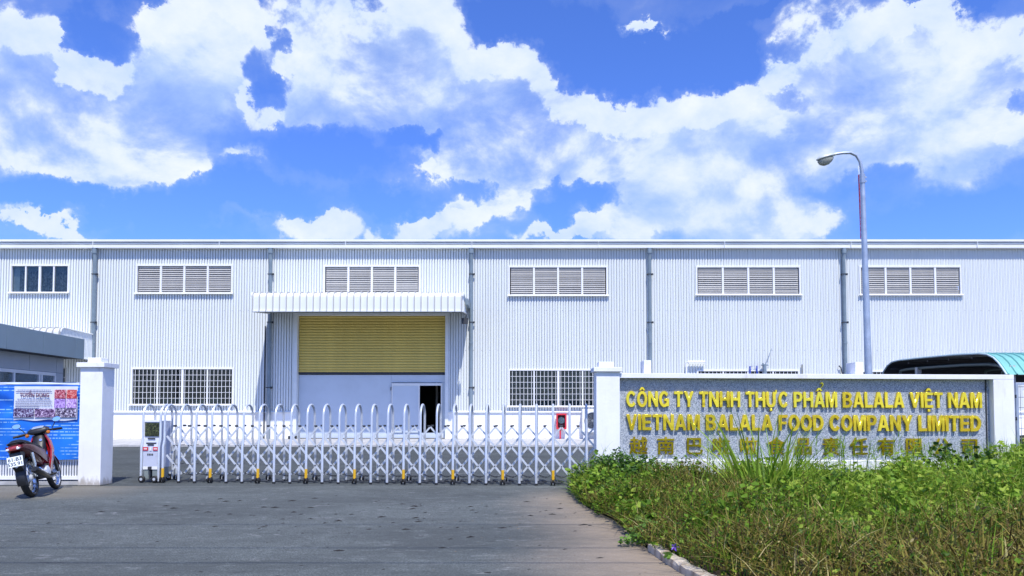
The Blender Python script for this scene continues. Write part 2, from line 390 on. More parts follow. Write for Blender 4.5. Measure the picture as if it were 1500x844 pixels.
# ================================================================= FACTORY
fx = lambda px, py=500, Y=F: at(px, py, Y).x
fz = lambda py, Y=F: at(750, py, Y).z
XL, XR = -33.0, 34.0
fac = thing('factory_building', (0, F, 0), 'long white factory hall clad in ribbed steel sheet behind the yard', 'factory building')
ZP = fz(603.5); ZT = fz(358)
PITCH = .128; RD = .024
snap = lambda x: round((x-XL)/PITCH)*PITCH+XL
openings = []   # x0,x1,z0,z1
def rect(p0, p1, q0, q1):
    x0 = snap(fx(p0, (q0+q1)/2)); x1 = snap(fx(p1, (q0+q1)/2)); r = (x0, x1, fz(q1), fz(q0)); openings.append(r); return r
LOUV = [rect(200, 340, 390, 429), rect(474.5, 615, 391, 429), rect(747, 889, 392, 432), rect(1022.5, 1168.5, 392, 431), rect(1261, 1407, 392, 431)]
WIN0 = rect(18, 100, 390, 428)
GW = [rect(196, 339, 541, 592), rect(747, 889, 543, 594.5), rect(1022, 1168, 544, 595), rect(1262, 1406, 545, 596)]
NARW = rect(91, 97.5, 540, 592)
DOOR = (snap(fx(435)), snap(fx(652)), 0, fz(462)); openings.append(DOOR)
mbw = MB()
prof = [(0, 0), (.030, 0), (.045, RD), (.095, RD), (.099, 0), (.101, -.10), (.1265, -.10), (PITCH, 0)]
NP_ = len(prof)
nr = int((XR-XL)/PITCH)
for i in range(nr):
    x0 = XL+i*PITCH; xc = x0+PITCH/2
    iv = [(ZP, ZT)]
    for (a, b, c, d) in openings:
        if a < xc < b:
            new = []
            for (lo, hi) in iv:
                if d <= lo or c >= hi: new.append((lo, hi)); continue
                if c > lo: new.append((lo, c))
                if d < hi: new.append((d, hi))
            iv = new
    for lo, hi in iv:
        vs = [(x0+px_, F-py_, lo) for px_, py_ in prof]+[(x0+px_, F-py_, hi) for px_, py_ in prof]
        mbw.add(vs, [(k, k+1, NP_+k+1, NP_+k) for k in range(NP_-1)])
build(mbw, 'wall', wall_m, fac, label='front wall of closely ribbed white steel sheet')
mb = MB()
for z in (2.45, 4.3, 6.2):
    for i in range(0, nr, 3):
        x = XL+i*PITCH+.07
        if any(a-.1 < x < b+.1 and c-.1 < z < d+.1 for a, b, c, d in openings): continue
        mb.box(x-.012, x+.012, F-RD-.008, F-RD-.0005, z-.012, z+.012)
build(mb, 'screw_heads', mat('screw_grey', (.35, .36, .38), .6), fac, kind='stuff')
# side and back walls and roof
mb = MB(); mb.box(XL-.1, XL, F+.02, F+40, 0, ZT); mb.box(XR, XR+.1, F+.02, F+40, 0, ZT); mb.box(XL, XR, F+40, F+40.1, 0, ZT)
build(mb, 'side_wall', wall_m, fac)
mb = MB(); mb.add([(XL-.3, F-.02, ZT+.10), (XR+.3, F-.02, ZT+.10), (XR+.3, F+20, ZT+1.7), (XL-.3, F+20, ZT+1.7), (XL-.3, F+40.3, ZT+.1), (XR+.3, F+40.3, ZT+.1)], [(0,1,2,3), (3,2,5,4)])
build(mb, 'roof', gutter_m, fac)
mb = MB(); mb.box(XL+.02, XR-.02, F+1.0, F+39, -.002, .004); mb.box(XL+.05, XR-.05, F+14, F+14.1, .02, ZT)
build(mb, 'interior', dark_in, fac)
mb = MB()
for x in np.arange(XL+4, XR, 8.9): mb.box(x-.15, x+.15, F+6, F+6.3, 0.01, ZT)
build(mb, 'inner_column', pipe_m, fac, kind='stuff')
# plinth with door gap, flashing
dx0, dx1 = DOOR[0], DOOR[1]
mb = MB(); mb.box(XL, dx0-.02, F-.012, F+.2, 0, ZP); mb.box(dx1+.02, XR, F-.012, F+.2, 0, ZP)
build(mb, 'plinth', plaster, fac)
mb = MB()
for a, b in ((XL, dx0-.14), (dx1+.14, XR)):
    mb.prismx([(F-.014, ZP-.01), (F-.085, ZP-.03), (F-.085, ZP+.0), (F-.035, ZP+.05), (F-.014, ZP+.05)], a, b)
build(mb, 'flashing', trim, fac)
# gutter: three proud bands
GZ1 = fz(363, F-.30); GZ2 = fz(351, F-.30)
mb = MB(); h = GZ2-GZ1; y0 = F-.30
mb.prismx([(F-.02, GZ1), (y0, GZ1), (y0, GZ1+h*.34), (y0+.12, GZ1+h*.36), (y0+.12, GZ1+h*.46), (y0+.02, GZ1+h*.47), (y0+.02, GZ1+h*.64), (y0+.12, GZ1+h*.65), (y0+.12, GZ1+h*.74), (y0-.04, GZ1+h*.75), (y0-.04, GZ2), (F-.02, GZ2)], XL-.3, XR+.3)
gut = build(mb, 'gutter', gutter_m, fac)
mb = MB()
for x in np.arange(XL+1.1, XR, 6.0): build(MB().box(x-.012, x+.012, y0-.045, y0-.001, GZ1-.003, GZ2+.003), 'joint', trim, gut)
# downpipes with clamps
for px, zb in ((140, 0.1), (397, .1), (690.5, .1), (951, .1), (1235, .1)):
    x = fx(px, 450); mb = MB(); yy = F-.15
    mb.tube([(x, F-.20, GZ1-.02), (x, F-.20, GZ1-.28), (x, yy, GZ1-.48), (x, yy, zb)], .088, 12)
    mb.tube([(x, F-.20, GZ1+.0), (x, F-.20, GZ1-.25)], .115, 12)
    for z in (1.2, 4.6): mb.tube([(x, yy, z), (x, yy, z+.10)], .1, 12)
    dp = build(mb, 'downpipe', pipe_m, fac, smooth=True)
    mb = MB()
    for z in (2.5, 5.6, 7.9): build(MB().box(x-.115, x+.115, yy-.1, F-.03, z, z+.035).box(x+.1, x+.17, yy-.04, yy+.01, z-.03, z+.06), 'pipe_clamp', darksteel, dp)
mb = MB(); x = fx(388.5, 540); mb.tube([(x, F-.07, fz(478)), (x, F-.07, .1)], .035, 6); build(mb, 'conduit', darksteel, fac)

def frame_mesh(x0, x1, z0, z1, t=.075, yf=F-.06, yb=F+.08, sill=True):
    mb = MB()
    mb.box(x0-t, x1+t, yf, yb, z1, z1+t); mb.box(x0-t, x1+t, yf, yb, z0-t, z0)
    mb.box(x0-t, x0, yf+.002, yb, z0, z1); mb.box(x1, x1+t, yf+.002, yb, z0, z1)
    if sill: mb.prismx([(F-.03, z0-t-.001), (F-.15, z0-t-.001), (F-.15, z0-t+.035), (F-.058, z0-t+.075), (F-.058, z0-t+.01), (F-.03, z0-t+.01)], x0-t-.04, x1+t+.04)
    return mb
# louver windows
NS = 14
for (x0, x1, z0, z1) in LOUV:
    wf = build(frame_mesh(x0, x1, z0, z1), 'louver_window', white, fac)
    pw = (x1-x0)/4
    for k in (1, 2, 3):
        mb = MB(); mb.box(x0+k*pw-.045, x0+k*pw+.045, F-.05, F+.07, z0, z1); build(mb, 'mullion', white, wf)
    hh = (z1-z0)/NS
    mb = MB(); a = .5*(pw-.095)
    mb.add([(-a, -.035, -hh*.55), (a, -.035, -hh*.55), (a, .055, hh*.52), (-a, .055, hh*.52), (-a, -.030, -hh*.55-.01), (a, -.030, -hh*.55-.01), (a, .06, hh*.52-.01), (-a, .06, hh*.52-.01)],
           [(0,1,2,3), (7,6,5,4), (0,4,5,1), (3,2,6,7), (0,3,7,4), (1,5,6,2)])
    sm = mb.mesh('slat', louv_m)
    for k in range(4):
        for j in range(NS):
            inst(sm, 'slat', wf, (x0+(k+.5)*pw, F+.02+random.uniform(-.004, .004), z0+(j+.5)*hh), rot=(random.uniform(-.10, .10), random.uniform(-.004, .004), 0))
# glazed window with curtains
def glazed(r, name='window', n=4, y=F+.02, t=.07):
    x0, x1, z0, z1 = r; wf = build(frame_mesh(x0, x1, z0, z1, t), name, white, fac); pw = (x1-x0)/n
    for k in range(1, n):
        tt = .05 if k == n//2 else .03
        mb = MB(); mb.box(x0+k*pw-tt, x0+k*pw+tt, F-.045, F+.07, z0, z1); build(mb, 'mullion', white, wf)
    for k in range(n):
        mb = MB(); mb.box(x0+k*pw+.03, x0+(k+1)*pw-.03, y, y+.008, z0, z1); build(mb, 'pane', glass, wf)
    return wf
wf = glazed(WIN0)
x0, x1, z0, z1 = WIN0
curt = mat('grey_curtain', (.42, .41, .42), .9, var=.6, vscale=9)
mb = MB(); n = 70; xs = np.linspace(x0+.28, x1, n); zt = z1-.18
vs = [(x, F+.16+.06*math.sin(i*1.35)+.02*math.sin(i*.5), z) for z in (z0-.2, zt) for i, x in enumerate(xs)]
mb.add(vs, [(i, i+1, n+i+1, n+i) for i in range(n-1)]); build(mb, 'curtain', curt, wf)
mb = MB(); mb.box(x0-.1, x0+.26, F+.2, F+.24, z0-.1, z1); mb.box(x0+.26, x1, F+.3, F+.34, zt, z1+.1); build(mb, 'blind', mat('pale_blind', (.7, .74, .78), .8), wf)
# grille windows
for wi, r in enumerate(GW):
    wf = glazed(r, 'grille_window'); x0, x1, z0, z1 = r; pw = (x1-x0)/4; bot = z0
    for k in range(4):
        mb = MB(); a, b = x0+k*pw+.03, x0+(k+1)*pw-.03
        for j in range(6):
            x = a+(j+.5)*(b-a)/6; mb.box(x-.009, x+.009, F-.035, F-.018, z0, z1)
        for j in range(1, 6):
            z = z0+j*(z1-z0)/6; mb.box(a, b, F-.044, F-.036, z-.008, z+.008)
        build(mb, 'grille', white, wf)
    mb = MB()
    if wi == 1:
        mb.box(x0-.3, x1+.5, F+2.4, F+2.45, .3, z0+(z1-z0)*.55); build(mb, 'inner_partition', mat('tan_partition', (.55, .52, .42), .9, var=.4, vscale=2.5), wf)
        mb = MB(); mb.box(x0-.3, x1+.5, F+2.7, F+2.75, .3, z1+.3); build(mb, 'inner_board', mat('grey_partition', (.42, .50, .54), .9, var=.6, vscale=1.6), wf)
    elif wi == 0:
        for q in range(5):
            a = x0+.1+q*.75; mb.box(a, a+.5+.2*random.random(), F+1.2, F+1.6, .3, z0+.18+.16*random.random())
        build(mb, 'stacked_carton', mat('green_tan_carton', (.42, .46, .28), .9, var=.3), wf)
x0, x1, z0, z1 = NARW
wf = build(frame_mesh(x0, x1, z0, z1, .03, sill=False), 'narrow_window', louv_m, fac)
mb = MB(); mb.box(x0, x1, F+.02, F+.03, z0, z1); build(mb, 'pane', glass, wf)
mb = MB()
for j in range(1, 4): z = z0+j*(z1-z0)/4; mb.box(x0, x1, F-.03, F+.01, z-.02, z+.02)
build(mb, 'glazing_bar', louv_m, wf)

# canopies
def canopy(X0, X1, ZB, ZF, P=2.75, pitch=.295, wallz=.26):
    Y0 = F-P; zt = ZF+.22
    arc = [(Y0, ZB), (Y0, ZF)]+[(Y0+.25-.25*math.cos(a), ZF+.2*math.sin(a)) for a in np.linspace(.2, math.pi/2, 6)]+[(F-.03, ZF+.12)]
    can = build(MB().add([(x, y, z) for x in (X0, X1) for y, z in arc], [(i, i+1, len(arc)+i+1, len(arc)+i) for i in range(len(arc)-1)]), 'canopy', wall_m, fac, smooth=True)
    rm = MB(); o = .07; wd = .026
    a2 = [(Y0-o, ZB-.01), (Y0-o, ZF)]+[(Y0+.25-(.25+o)*math.cos(a), ZF+(.2+o)*math.sin(a)) for a in np.linspace(.2, math.pi/2, 6)]+[(F-.04, ZF+.12+o)]
    n = len(a2); vs = []
    for (dx, ring_) in ((-wd, arc), (-wd*.55, a2), (wd*.55, a2), (wd, arc)):
        vs += [(dx, y-Y0, z-ZB) for y, z in ring_]
    fs = []
    for c in range(3):
        for i in range(n-1): fs.append((c*n+i, c*n+i+1, (c+1)*n+i+1, (c+1)*n+i))
    rm.add(vs, fs); rme = rm.mesh('rib', louv_m, smooth=False)  # grey on the white sheet: the ribs' shadow outlines put into the colour
    k = max(1, int(round((X1-X0)/pitch)))
    for i in range(k+1):
        inst(rme, 'rib', can, (X0+.03+(X1-X0-.06)*i/k, Y0, ZB))
    mb = MB(); mb.box(X0-.01, X1+.01, Y0-.045, Y0+.02, ZB-.05, ZB-.001); build(mb, 'drip_edge', trim, can)
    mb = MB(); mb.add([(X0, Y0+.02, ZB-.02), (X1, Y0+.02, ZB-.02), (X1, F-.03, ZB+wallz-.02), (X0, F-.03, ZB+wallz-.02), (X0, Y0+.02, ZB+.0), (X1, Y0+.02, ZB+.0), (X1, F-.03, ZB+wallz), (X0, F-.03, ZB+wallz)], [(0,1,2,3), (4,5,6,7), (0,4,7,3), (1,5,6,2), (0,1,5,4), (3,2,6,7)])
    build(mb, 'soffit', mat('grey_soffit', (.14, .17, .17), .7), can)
    # ribbed end cheeks
    for X, sx in ((X0, -1), (X1, 1)):
        mb = MB(); ys = np.arange(Y0+.01, F-.03, .11)
        def ztop(y):
            return ZF+.12+.1*(1-abs((y-Y0-.3)/P)) if y > Y0+.25 else ZF+.2*math.sqrt(max(0, 1-((Y0+.25-y)/.25)**2))
        pts = []
        for i, y in enumerate(ys): pts += [(y, 0), (y+.05, 0), (y+.065, .022), (y+.095, .022)]
        pts = [p for p in pts if p[0] < F-.03]
        vs = []
        for y, d in pts:
            zl = ZB-.02+wallz*(y-Y0)/P
            vs += [(X+sx*(.005+d), y, zl), (X+sx*(.005+d), y, ztop(y)-.01)]
        mb.add(vs, [(2*i, 2*i+2, 2*i+3, 2*i+1) for i in range(len(pts)-1)]); build(mb, 'end_cheek', wall_m, can)
        mb = MB(); mb.tube([(X+sx*.03, y, z+.03) for y, z in arc[1:]], .03, 6); mb.tube([(X+sx*.03, Y0+.02, ZB-.035), (X+sx*.03, F-.04, ZB+wallz-.05)], .035, 6); build(mb, 'verge_trim', trim, can)
    return can
CY = F-2.75
c1 = canopy(at(369, 456, CY).x, at(677, 456, CY).x, az_(455, CY), az_(435, CY))
mb = MB(); x = at(677, 440, CY).x; mb.box(x-.0+.06, x+.2, CY+1.1, F-.1, az_(441, CY), az_(432, CY)); build(mb, 'end_gutter', pipe_m, c1)
canopy(-29.0, at(88, 490, CY).x, az_(521, CY), az_(487, CY), wallz=.05)
mb = MB(); x = at(681, 470, CY+1).x; z = az_(471, CY+1)
fl = thing('flood_light', (x, CY+1, z), 'small dark lamp hanging under the right end of the loading canopy', 'lamp')
mb = MB(); mb.box(x-.14, x+.14, CY+.9, CY+1.0, z-.12, z+.12); mb.box(x-.11, x+.11, CY+1.0, CY+1.1, z-.08, z+.08); build(mb, 'lamp_body', darksteel, fl)
mb = MB(); mb.tube([(x, CY+1.05, z), (x+.05, CY+1.05, z+.3)], .02, 6); mb.box(x-.16, x+.16, CY+.98, CY+1.0, z+.12, z+.15); build(mb, 'bracket', darksteel, fl)

# loading door
mb = MB(); t = .16
mb.box(dx0-t, dx1+t, F-.07, F+.3, DOOR[3], DOOR[3]+t*.8); mb.box(dx0-t, dx0, F-.068, F+.3, 0, DOOR[3]); mb.box(dx1, dx1+t, F-.068, F+.3, 0, DOOR[3])
df = build(mb, 'door_frame', trim, fac)
ZS = fz(545.5, F+.25)
mb = MB(); npv = 21; sh = (DOOR[3]-ZS)/npv
prof_ = [(0, 0), (-.028, sh*.12), (-.045, sh*.35), (-.045, sh*.6), (-.028, sh*.82), (0, sh*.9), (0, sh*.98)]
mb.add([(x, y, z) for x in (dx0+.01, dx1-.01) for y, z in prof_], [(i, i+1, 7+i+1, 7+i) for i in range(6)])
slm = mb.mesh('shutter_slat', olive, smooth=True, off=((dx0+dx1)/2, 0, 0))
mb = MB(); mb.box(dx0+.01, dx1-.01, F+.21, F+.27, ZS-.09, ZS-.002); rs_ = build(mb, 'roller_shutter', darksteel, fac)
for j in range(npv): inst(slm, 'shutter_slat', rs_, ((dx0+dx1)/2, F+.25, ZS+j*sh))
DY = F+.30
dz0 = .12; zd = lambda py: fz(py, DY); xd = lambda px: fx(px, 600, DY)
mb = MB(); mb.box(dx0+.01, xd(573), DY, DY+.06, dz0, ZS-.12); build(mb, 'door_panel', door_m, fac)
mb = MB(); mb.box(xd(573)+.006, dx1-.01, DY, DY+.06, zd(562)+.05, ZS-.12); build(mb, 'door_panel', door_m, fac)
mb = MB(); mb.box(xd(646.5), dx1-.01, DY, DY+.06, dz0, zd(562)+.044); build(mb, 'door_panel', door_m, fac)
mb = MB(); mb.box(xd(573)+.006, xd(646.5)-.006, DY, DY+.06, dz0, zd(634)); build(mb, 'door_panel', door_m, fac)
mb = MB(); mb.box(xd(573)+.05, xd(614), DY-.05, DY-.01, zd(634)+.01, zd(563)); lw = build(mb, 'wicket_door', door_m, fac)
mb = MB(); a, b = xd(573)+.05, xd(614); mb.box(a-.03, b+.03, DY-.07, DY-.052, zd(565), zd(562)+.02); mb.box(a-.03, a+.03, DY-.069, DY-.052, zd(634), zd(565)); mb.box(b-.03, b+.03, DY-.069, DY-.052, zd(634), zd(565)); build(mb, 'leaf_frame', white, lw)
mb = MB(); mb.box(a-.07, a-.035, DY-.1, DY-.03, zd(572), zd(567)); build(mb, 'hinge', darksteel, lw)
mb = MB(); mb.box(b+.031, xd(646.5)+.05, DY-.07, DY-.01, zd(565), zd(562)+.02); mb.box(xd(646.5)-.02, xd(646.5)+.05, DY-.069, DY-.01, dz0, zd(565)); build(mb, 'wicket_frame', white, fac)
mb = MB(); mb.tube([(xd(631), F+3.2, 0), (xd(631), F+3.2, 3.2)], .06, 8); mb.tube([(xd(620), F+3.2, 2.75), (xd(634), F+3.2, 2.75)], .04, 6); build(mb, 'inner_pipe', louv_m, fac)
mb = MB(); mb.box(dx0-.25, dx0+.05, F-.5, F-.1, .1, .24); build(mb, 'rubber_stop', black, fac)

# small pipes on the wall seen above the sign
bluep = mat('blue_pipe_paint', (.03, .07, .45), .4)
mb = MB(); xa, xb = fx(1004), fx(1031); z1 = fz(532); mb.tube([(xa, F-.15, 1.5), (xa, F-.15, z1), (xa+.06, F-.2, z1+.05), (xb, F-.2, z1+.05)], .045, 8); mb.box(xa+.1, xb, F-.26, F-.1, z1-.04, z1)
build(mb, 'bent_pipe', white, fac, smooth=False)
mb = MB(); xa, xb = fx(1097), fx(1107); z1 = fz(537); mb.tube([(xa, F-.12, 1.6), (xa, F-.12, z1), (xb, F-.12, z1+.03), (xb, F-.12, 1.5)], .035, 8); build(mb, 'blue_pipe', bluep, fac)
mb = MB(); xa = fx(1117.5); z1 = fz(534); mb.tube([(xa, F-.2, 1.0), (xa, F-.2, z1)], .09, 8); mb.tube([(xa-.08, F-.2, z1-.05), (xa-.08, F-.2, z1+.05)], .04, 6); mb.tube([(xa+.03, F-.2, z1), (xa+.35, F-.2, z1+.75)], .012, 5); mb.tube([(xa-.17, F-.2, z1-.04), (xa+.17, F-.2, z1-.04)], .03, 6); build(mb, 'valve_pipe', pipe_m, fac)
mb = MB(); xa = fx(1228); z1 = fz(536); mb.tube([(xa+.25, F-.1, z1-.5), (xa+.1, F-.12, z1-.35), (xa+.05, F-.12, z1-.1), (xa-.05, F-.12, z1)], .03, 6); mb.tube([(fx(1173), F-.1, 1.4), (fx(1173), F-.1, fz(534))], .02, 5); build(mb, 'cable_duct', darksteel, fac)

# ------- fire hose box and air conditioner against the plinth
FY = F-.35
x0, x1 = at(815, 620, FY).x, at(830, 620, FY).x; z0, z1 = az_(629, FY), az_(606, FY); xm = (x0+x1)/2
fb = thing('fire_hose_box', (xm, FY, 0.1), 'red fire hose box on a red post beside the right grille window', 'fire hose box')
mb = MB(); t = .07
mb.box(x0, x1, FY, FY+.2, z0, z0+t); mb.box(x0, x1, FY, FY+.2, z1-t, z1); mb.box(x0, x0+t, FY+.001, FY+.2, z0+t, z1-t); mb.box(x1-t, x1, FY+.001, FY+.2, z0+t, z1-t); mb.box(x0+t, x1-t, FY+.16, FY+.199, z0+t, z1-t)
build(mb, 'cabinet', redp, fb, bevel=.008)
mb = MB(); mb.box(x0+t, x1-t, FY+.03, FY+.035, z0+t, z1-t); build(mb, 'glass_front', glass, fb)
mb = MB(); mb.lathe([(.07, -.04), (.16, -.03), (.16, .03), (.07, .04)], (xm, FY+.1, z0+.42), (0, 1, 0), 16); build(mb, 'hose_reel', white, fb)
mb = MB(); mb.box(xm-.09, xm-.02, FY+.05, FY+.12, .1, z0-.001); build(mb, 'post', redp, fb)
AY = F-.45; x0, x1 = at(853, 620, AY).x, at(880, 620, AY).x; z0, z1 = az_(644, AY), az_(599, AY)
ac = thing('air_conditioner', ((x0+x1)/2, AY, z0), 'white outdoor air conditioning unit half hidden by the sign wall pillar', 'air conditioner')
mb = MB(); mb.box(x0, x1, AY, AY+.36, z0+.35, z1); mb.box(x0+.05, x0+.12, AY+.02, AY+.34, .1, z0+.35); mb.box(x1-.12, x1-.05, AY+.02, AY+.34, .1, z0+.35); mb.box(x0+.12, x1-.12, AY+.15, AY+.2, z0+.3, z0+.349); build(mb, 'housing', white, ac, bevel=.015)
mb = MB(); cx, cz = x0+.48, z0+.35+(z1-z0-.35)/2
for r in (.1, .17, .24, .31, .37): mb.lathe([(r-.012, -.012), (r+.012, -.012), (r+.012, .0), (r-.012, .0)], (cx, AY-.016, cz), (0, 1, 0), 24, close=True)
for k in range(8): a = k*math.pi/4; mb.tube([(cx+.05*math.cos(a), AY-.01, cz+.05*math.sin(a)), (cx+.38*math.cos(a), AY-.01, cz+.38*math.sin(a))], .007, 4)
build(mb, 'fan_grille', darksteel, ac)
mb = MB(); mb.lathe([(.001, -.004), (.38, -.004), (.38, -.001), (.001, -.001)], (cx, AY, cz), (0, 1, 0), 24); build(mb, 'fan_opening', mat('grey_fan', (.22, .24, .26), .6), ac)

# ================================================================= LEFT: guard house (own axes: x towards the camera, y outward)
def rotthing(name, loc, rz, label, cat):
    o = thing(name, loc, label, cat); o.rotation_euler = (0, 0, rz); ORG[o] = Vector((0, 0, 0)); return o
GH = Vector((-11.50, 20.3, 0)); gd = Vector((.081, -.997, 0)).normalized(); grz = math.atan2(gd.y, gd.x)
gh = rotthing('guard_house', GH, grz, 'low grey guard house with flat panelled fascia at the left gate', 'guard house')
def gs(px, yloc):   # distance along the side wall that is seen at a given bearing
    out = Vector((-gd.y, gd.x, 0)); p = GH+out*yloc; u = (px-750)/FPX
    return (u*p.y-p.x)/(gd.x-u*gd.y)
FT, FB = 3.40, 2.86
mb = MB(); mb.box(0.02, 4.4, -4.0, -.02, FB+.02, FT-.02); build(mb, 'roof_slab', acp, gh)
seams = [0.0, gs(110, 0), gs(62, 0), gs(8, 0), 4.4]
for a, b in zip(seams[:-1], seams[1:]):
    mb = MB(); mb.box(a+.006, b-.006, -.022, 0, FB, FT); build(mb, 'fascia_panel', acp, gh, bevel=.004)
mb = MB(); mb.box(-.02, 0, -3.9, -.0, FB, FT); build(mb, 'fascia_panel', acp, gh)
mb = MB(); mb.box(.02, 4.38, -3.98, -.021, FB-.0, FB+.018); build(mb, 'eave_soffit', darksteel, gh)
WY = -.40; s_end = gs(91.5, WY)
ws = [s_end, gs(82, WY), gs(42, WY), gs(-8, WY), 4.4]
ZW = 2.42
for a, b in zip(ws[:-1], ws[1:]):
    mb = MB(); mb.box(a+.005, b-.005, WY-.02, WY, ZW+.05, FB-.002); build(mb, 'wall_panel', acp2, gh)
mb = MB(); mb.box(s_end+.005, gs(81, WY)-.005, WY-.02, WY, 0, ZW+.042); build(mb, 'wall_panel', acp2, gh)
mb = MB(); mb.box(s_end+.005, 4.4, WY-.02, WY, 0, .95); build(mb, 'wall_panel', acp2, gh)
mb = MB(); mb.box(s_end-.02, s_end, -3.9, WY, 0, FB); mb.box(s_end, 4.4, -3.9, -3.85, 0, FB); mb.box(4.38, 4.4, -3.9, WY-.02, 0, FB); build(mb, 'back_wall', acp2, gh)
s0, s1 = gs(80, WY), 4.38
mb = MB(); mb.box(s0, s1, WY-.04, WY+.02, ZW-.04, ZW+.04); mb.box(s0, s1, WY-.04, WY+.02, .95, 1.02)
for px in (79.5, 60, 56.5, 19.5, -14): s = gs(px, WY); mb.box(s-.035, s+.035, WY-.038, WY+.018, 1.02, ZW-.04)
gw = build(mb, 'window', white, gh)
for pa, pb in ((78, 62), (55, 21), (18, -13)):
    a, b = gs(pa, WY), gs(pb, WY); mb = MB(); mb.box(a+.03, b-.03, WY-.015, WY-.008, 1.02, ZW-.04); build(mb, 'pane', glass, gw)
mb = MB(); a, b = gs(58.5, WY), gs(57.8, WY); mb.box(gs(61, WY), gs(56, WY), WY-.06, WY-.045, 1.02, ZW-.05); build(mb, 'curtain', white, gw)
mb = MB(); mb.box(gs(48, WY-1.5), gs(10, WY-1.5), WY-1.5, WY-1.2, 2.15, 2.30); build(mb, 'shelf', louv_m, gh)
mb = MB(); mb.box(s_end+.05, 4.3, -3.8, -3.7, 0, 2.8); build(mb, 'inner_wall', mat('dark_green_inner', (.05, .08, .06), .9), gh)

# ================================================================= gate pillar left
def pillar(name, x0, x1, y0, y1, ztop, label, parent=None):
    t = thing(name, ((x0+x1)/2, (y0+y1)/2, 0), label, 'pillar') if parent is None else parent
    mb = MB(); mb.box(x0, x1, y0, y1, 0, ztop); build(mb, 'shaft', pillar_m, t, bevel=.008)
    mb = MB(); mb.box(x0-.055, x1+.055, y0-.055, y1+.055, ztop+.001, ztop+.095); build(mb, 'cap', pillar_m, t, bevel=.006)
    mb = MB(); mb.box(x0+.09, x1-.09, y0+.09, y1-.09, ztop+.096, ztop+.20); build(mb, 'finial_block', pillar_m, t, bevel=.006)
    return t
pillar('gate_pillar', -8.69, -8.24, 15.24, 15.70, 2.37, 'free standing white gate pillar between the blue banner and the folding gate')

# ================================================================= fence, banner, poster
fy = 15.48
fn = thing('picket_fence', (-12, fy, 0), 'white steel bar fence behind the blue banner', 'fence')
mb = MB(); mb.box(-14.6, -8.70, fy-.03, fy+.03, 2.0, 2.07); mb.box(-14.6, -8.70, fy-.03, fy+.03, .10, .17); build(mb, 'rail', white, fn)
mb = MB(); mb.box(-14.6, -8.70, fy-.10, fy+.12, 0, .06); build(mb, 'kerb_base', conc, fn)
mb = MB(); mb.box(-.012, .012, -.012, .012, .17, 2.0); bme = mb.mesh('bar', white)
for i in range(105):
    inst(bme, 'bar', fn, (-8.76-i*.0545, fy, 0))
blue = bpy.data.materials.new('blue_banner_print'); blue.use_nodes = True; n = NT(blue.node_tree); b = blue.node_tree.nodes['Principled BSDF']
v = n.n('ShaderNodeTexCoord').outputs['Object']; s = n.n('ShaderNodeSeparateXYZ'); n.put(v, s.inputs[0])
zc = n.m('MULTIPLY', s.outputs[2], 15.5); line = n.m('FRACT', zc); row = n.m('FLOOR', zc)
lin = n.m('MULTIPLY', n.mapr(line, .40, .50), n.mapr(line, .80, .70))
cb = n.n('ShaderNodeCombineXYZ'); n.put(s.outputs[0], cb.inputs[0]); n.put(n.m('MULTIPLY', row, 7.31), cb.inputs[1])
wd = n.noise(n.vm('MULTIPLY', cb.outputs[0], (30, 1, 1)), 1.0, 2)
rn = n.noise(n.vm('MULTIPLY', cb.outputs[0], (1.3, 1, 1)), 1.0, 1)
txt = n.m('MULTIPLY', n.m('MULTIPLY', lin, n.mapr(wd, .38, .48)), n.mapr(rn, .44, .50))
bc = n.mix(n.mapr(n.noise(v, 1.2, 3), .3, .7), (.003, .085, .52, 1), (.010, .20, .74, 1))
bc = n.mix(n.m('MULTIPLY', txt, .75), bc, (.35, .62, .85, 1))
n.put(bc, b.inputs['Base Color']); b.inputs['Roughness'].default_value = .5
blue_plain = mat('banner_hem', (.62, .68, .80), .6)
def cloth(x0, x1, z0, z1, y, amp, nx=60, nz=34, seed=0, diag=True):
    rr = np.random.default_rng(seed); mb = MB(); vs = []
    for j in range(nz):
        for i in range(nx):
            u, v_ = i/(nx-1), j/(nz-1); x = x0+(x1-x0)*u; z = z0+(z1-z0)*v_
            d = 0
            if diag:
                d += .8*math.sin(9*(u*1.6+v_*.9)+1.5*math.sin(4*u))*math.exp(-((v_-.45)/.5)**2)
                d += .9*math.exp(-((u*.9-v_*.9-.1)/.05)**2)+.9*math.exp(-((u+v_*.8-1.35)/.05)**2)
            d += .4*math.sin(40*u+3*math.sin(7*v_))*(v_**3)
            vs.append((x, y-amp*(.6+.5*d), z+.012*math.sin(14*u)*(1-v_)))
    mb.add(vs, [(j*nx+i, j*nx+i+1, (j+1)*nx+i+1, (j+1)*nx+i) for j in range(nz-1) for i in range(nx-1)])
    return mb
bn_t = thing('blue_banner', (-10.5, fy-.05, .45), 'large blue printed banner tied along the fence behind the motorbike', 'banner')
bx0, bx1 = -13.4, at(119.6, 600, 15.42).x
o = build(cloth(bx0, bx1, .50, 2.02, fy-.05, .05, 90, 40, 1), 'cloth', blue, bn_t, smooth=True)
o = build(cloth(bx0, bx1, 2.02, 2.075, fy-.052, .028, 90, 4, 1), 'folded_hem', blue_plain, bn_t, smooth=True)
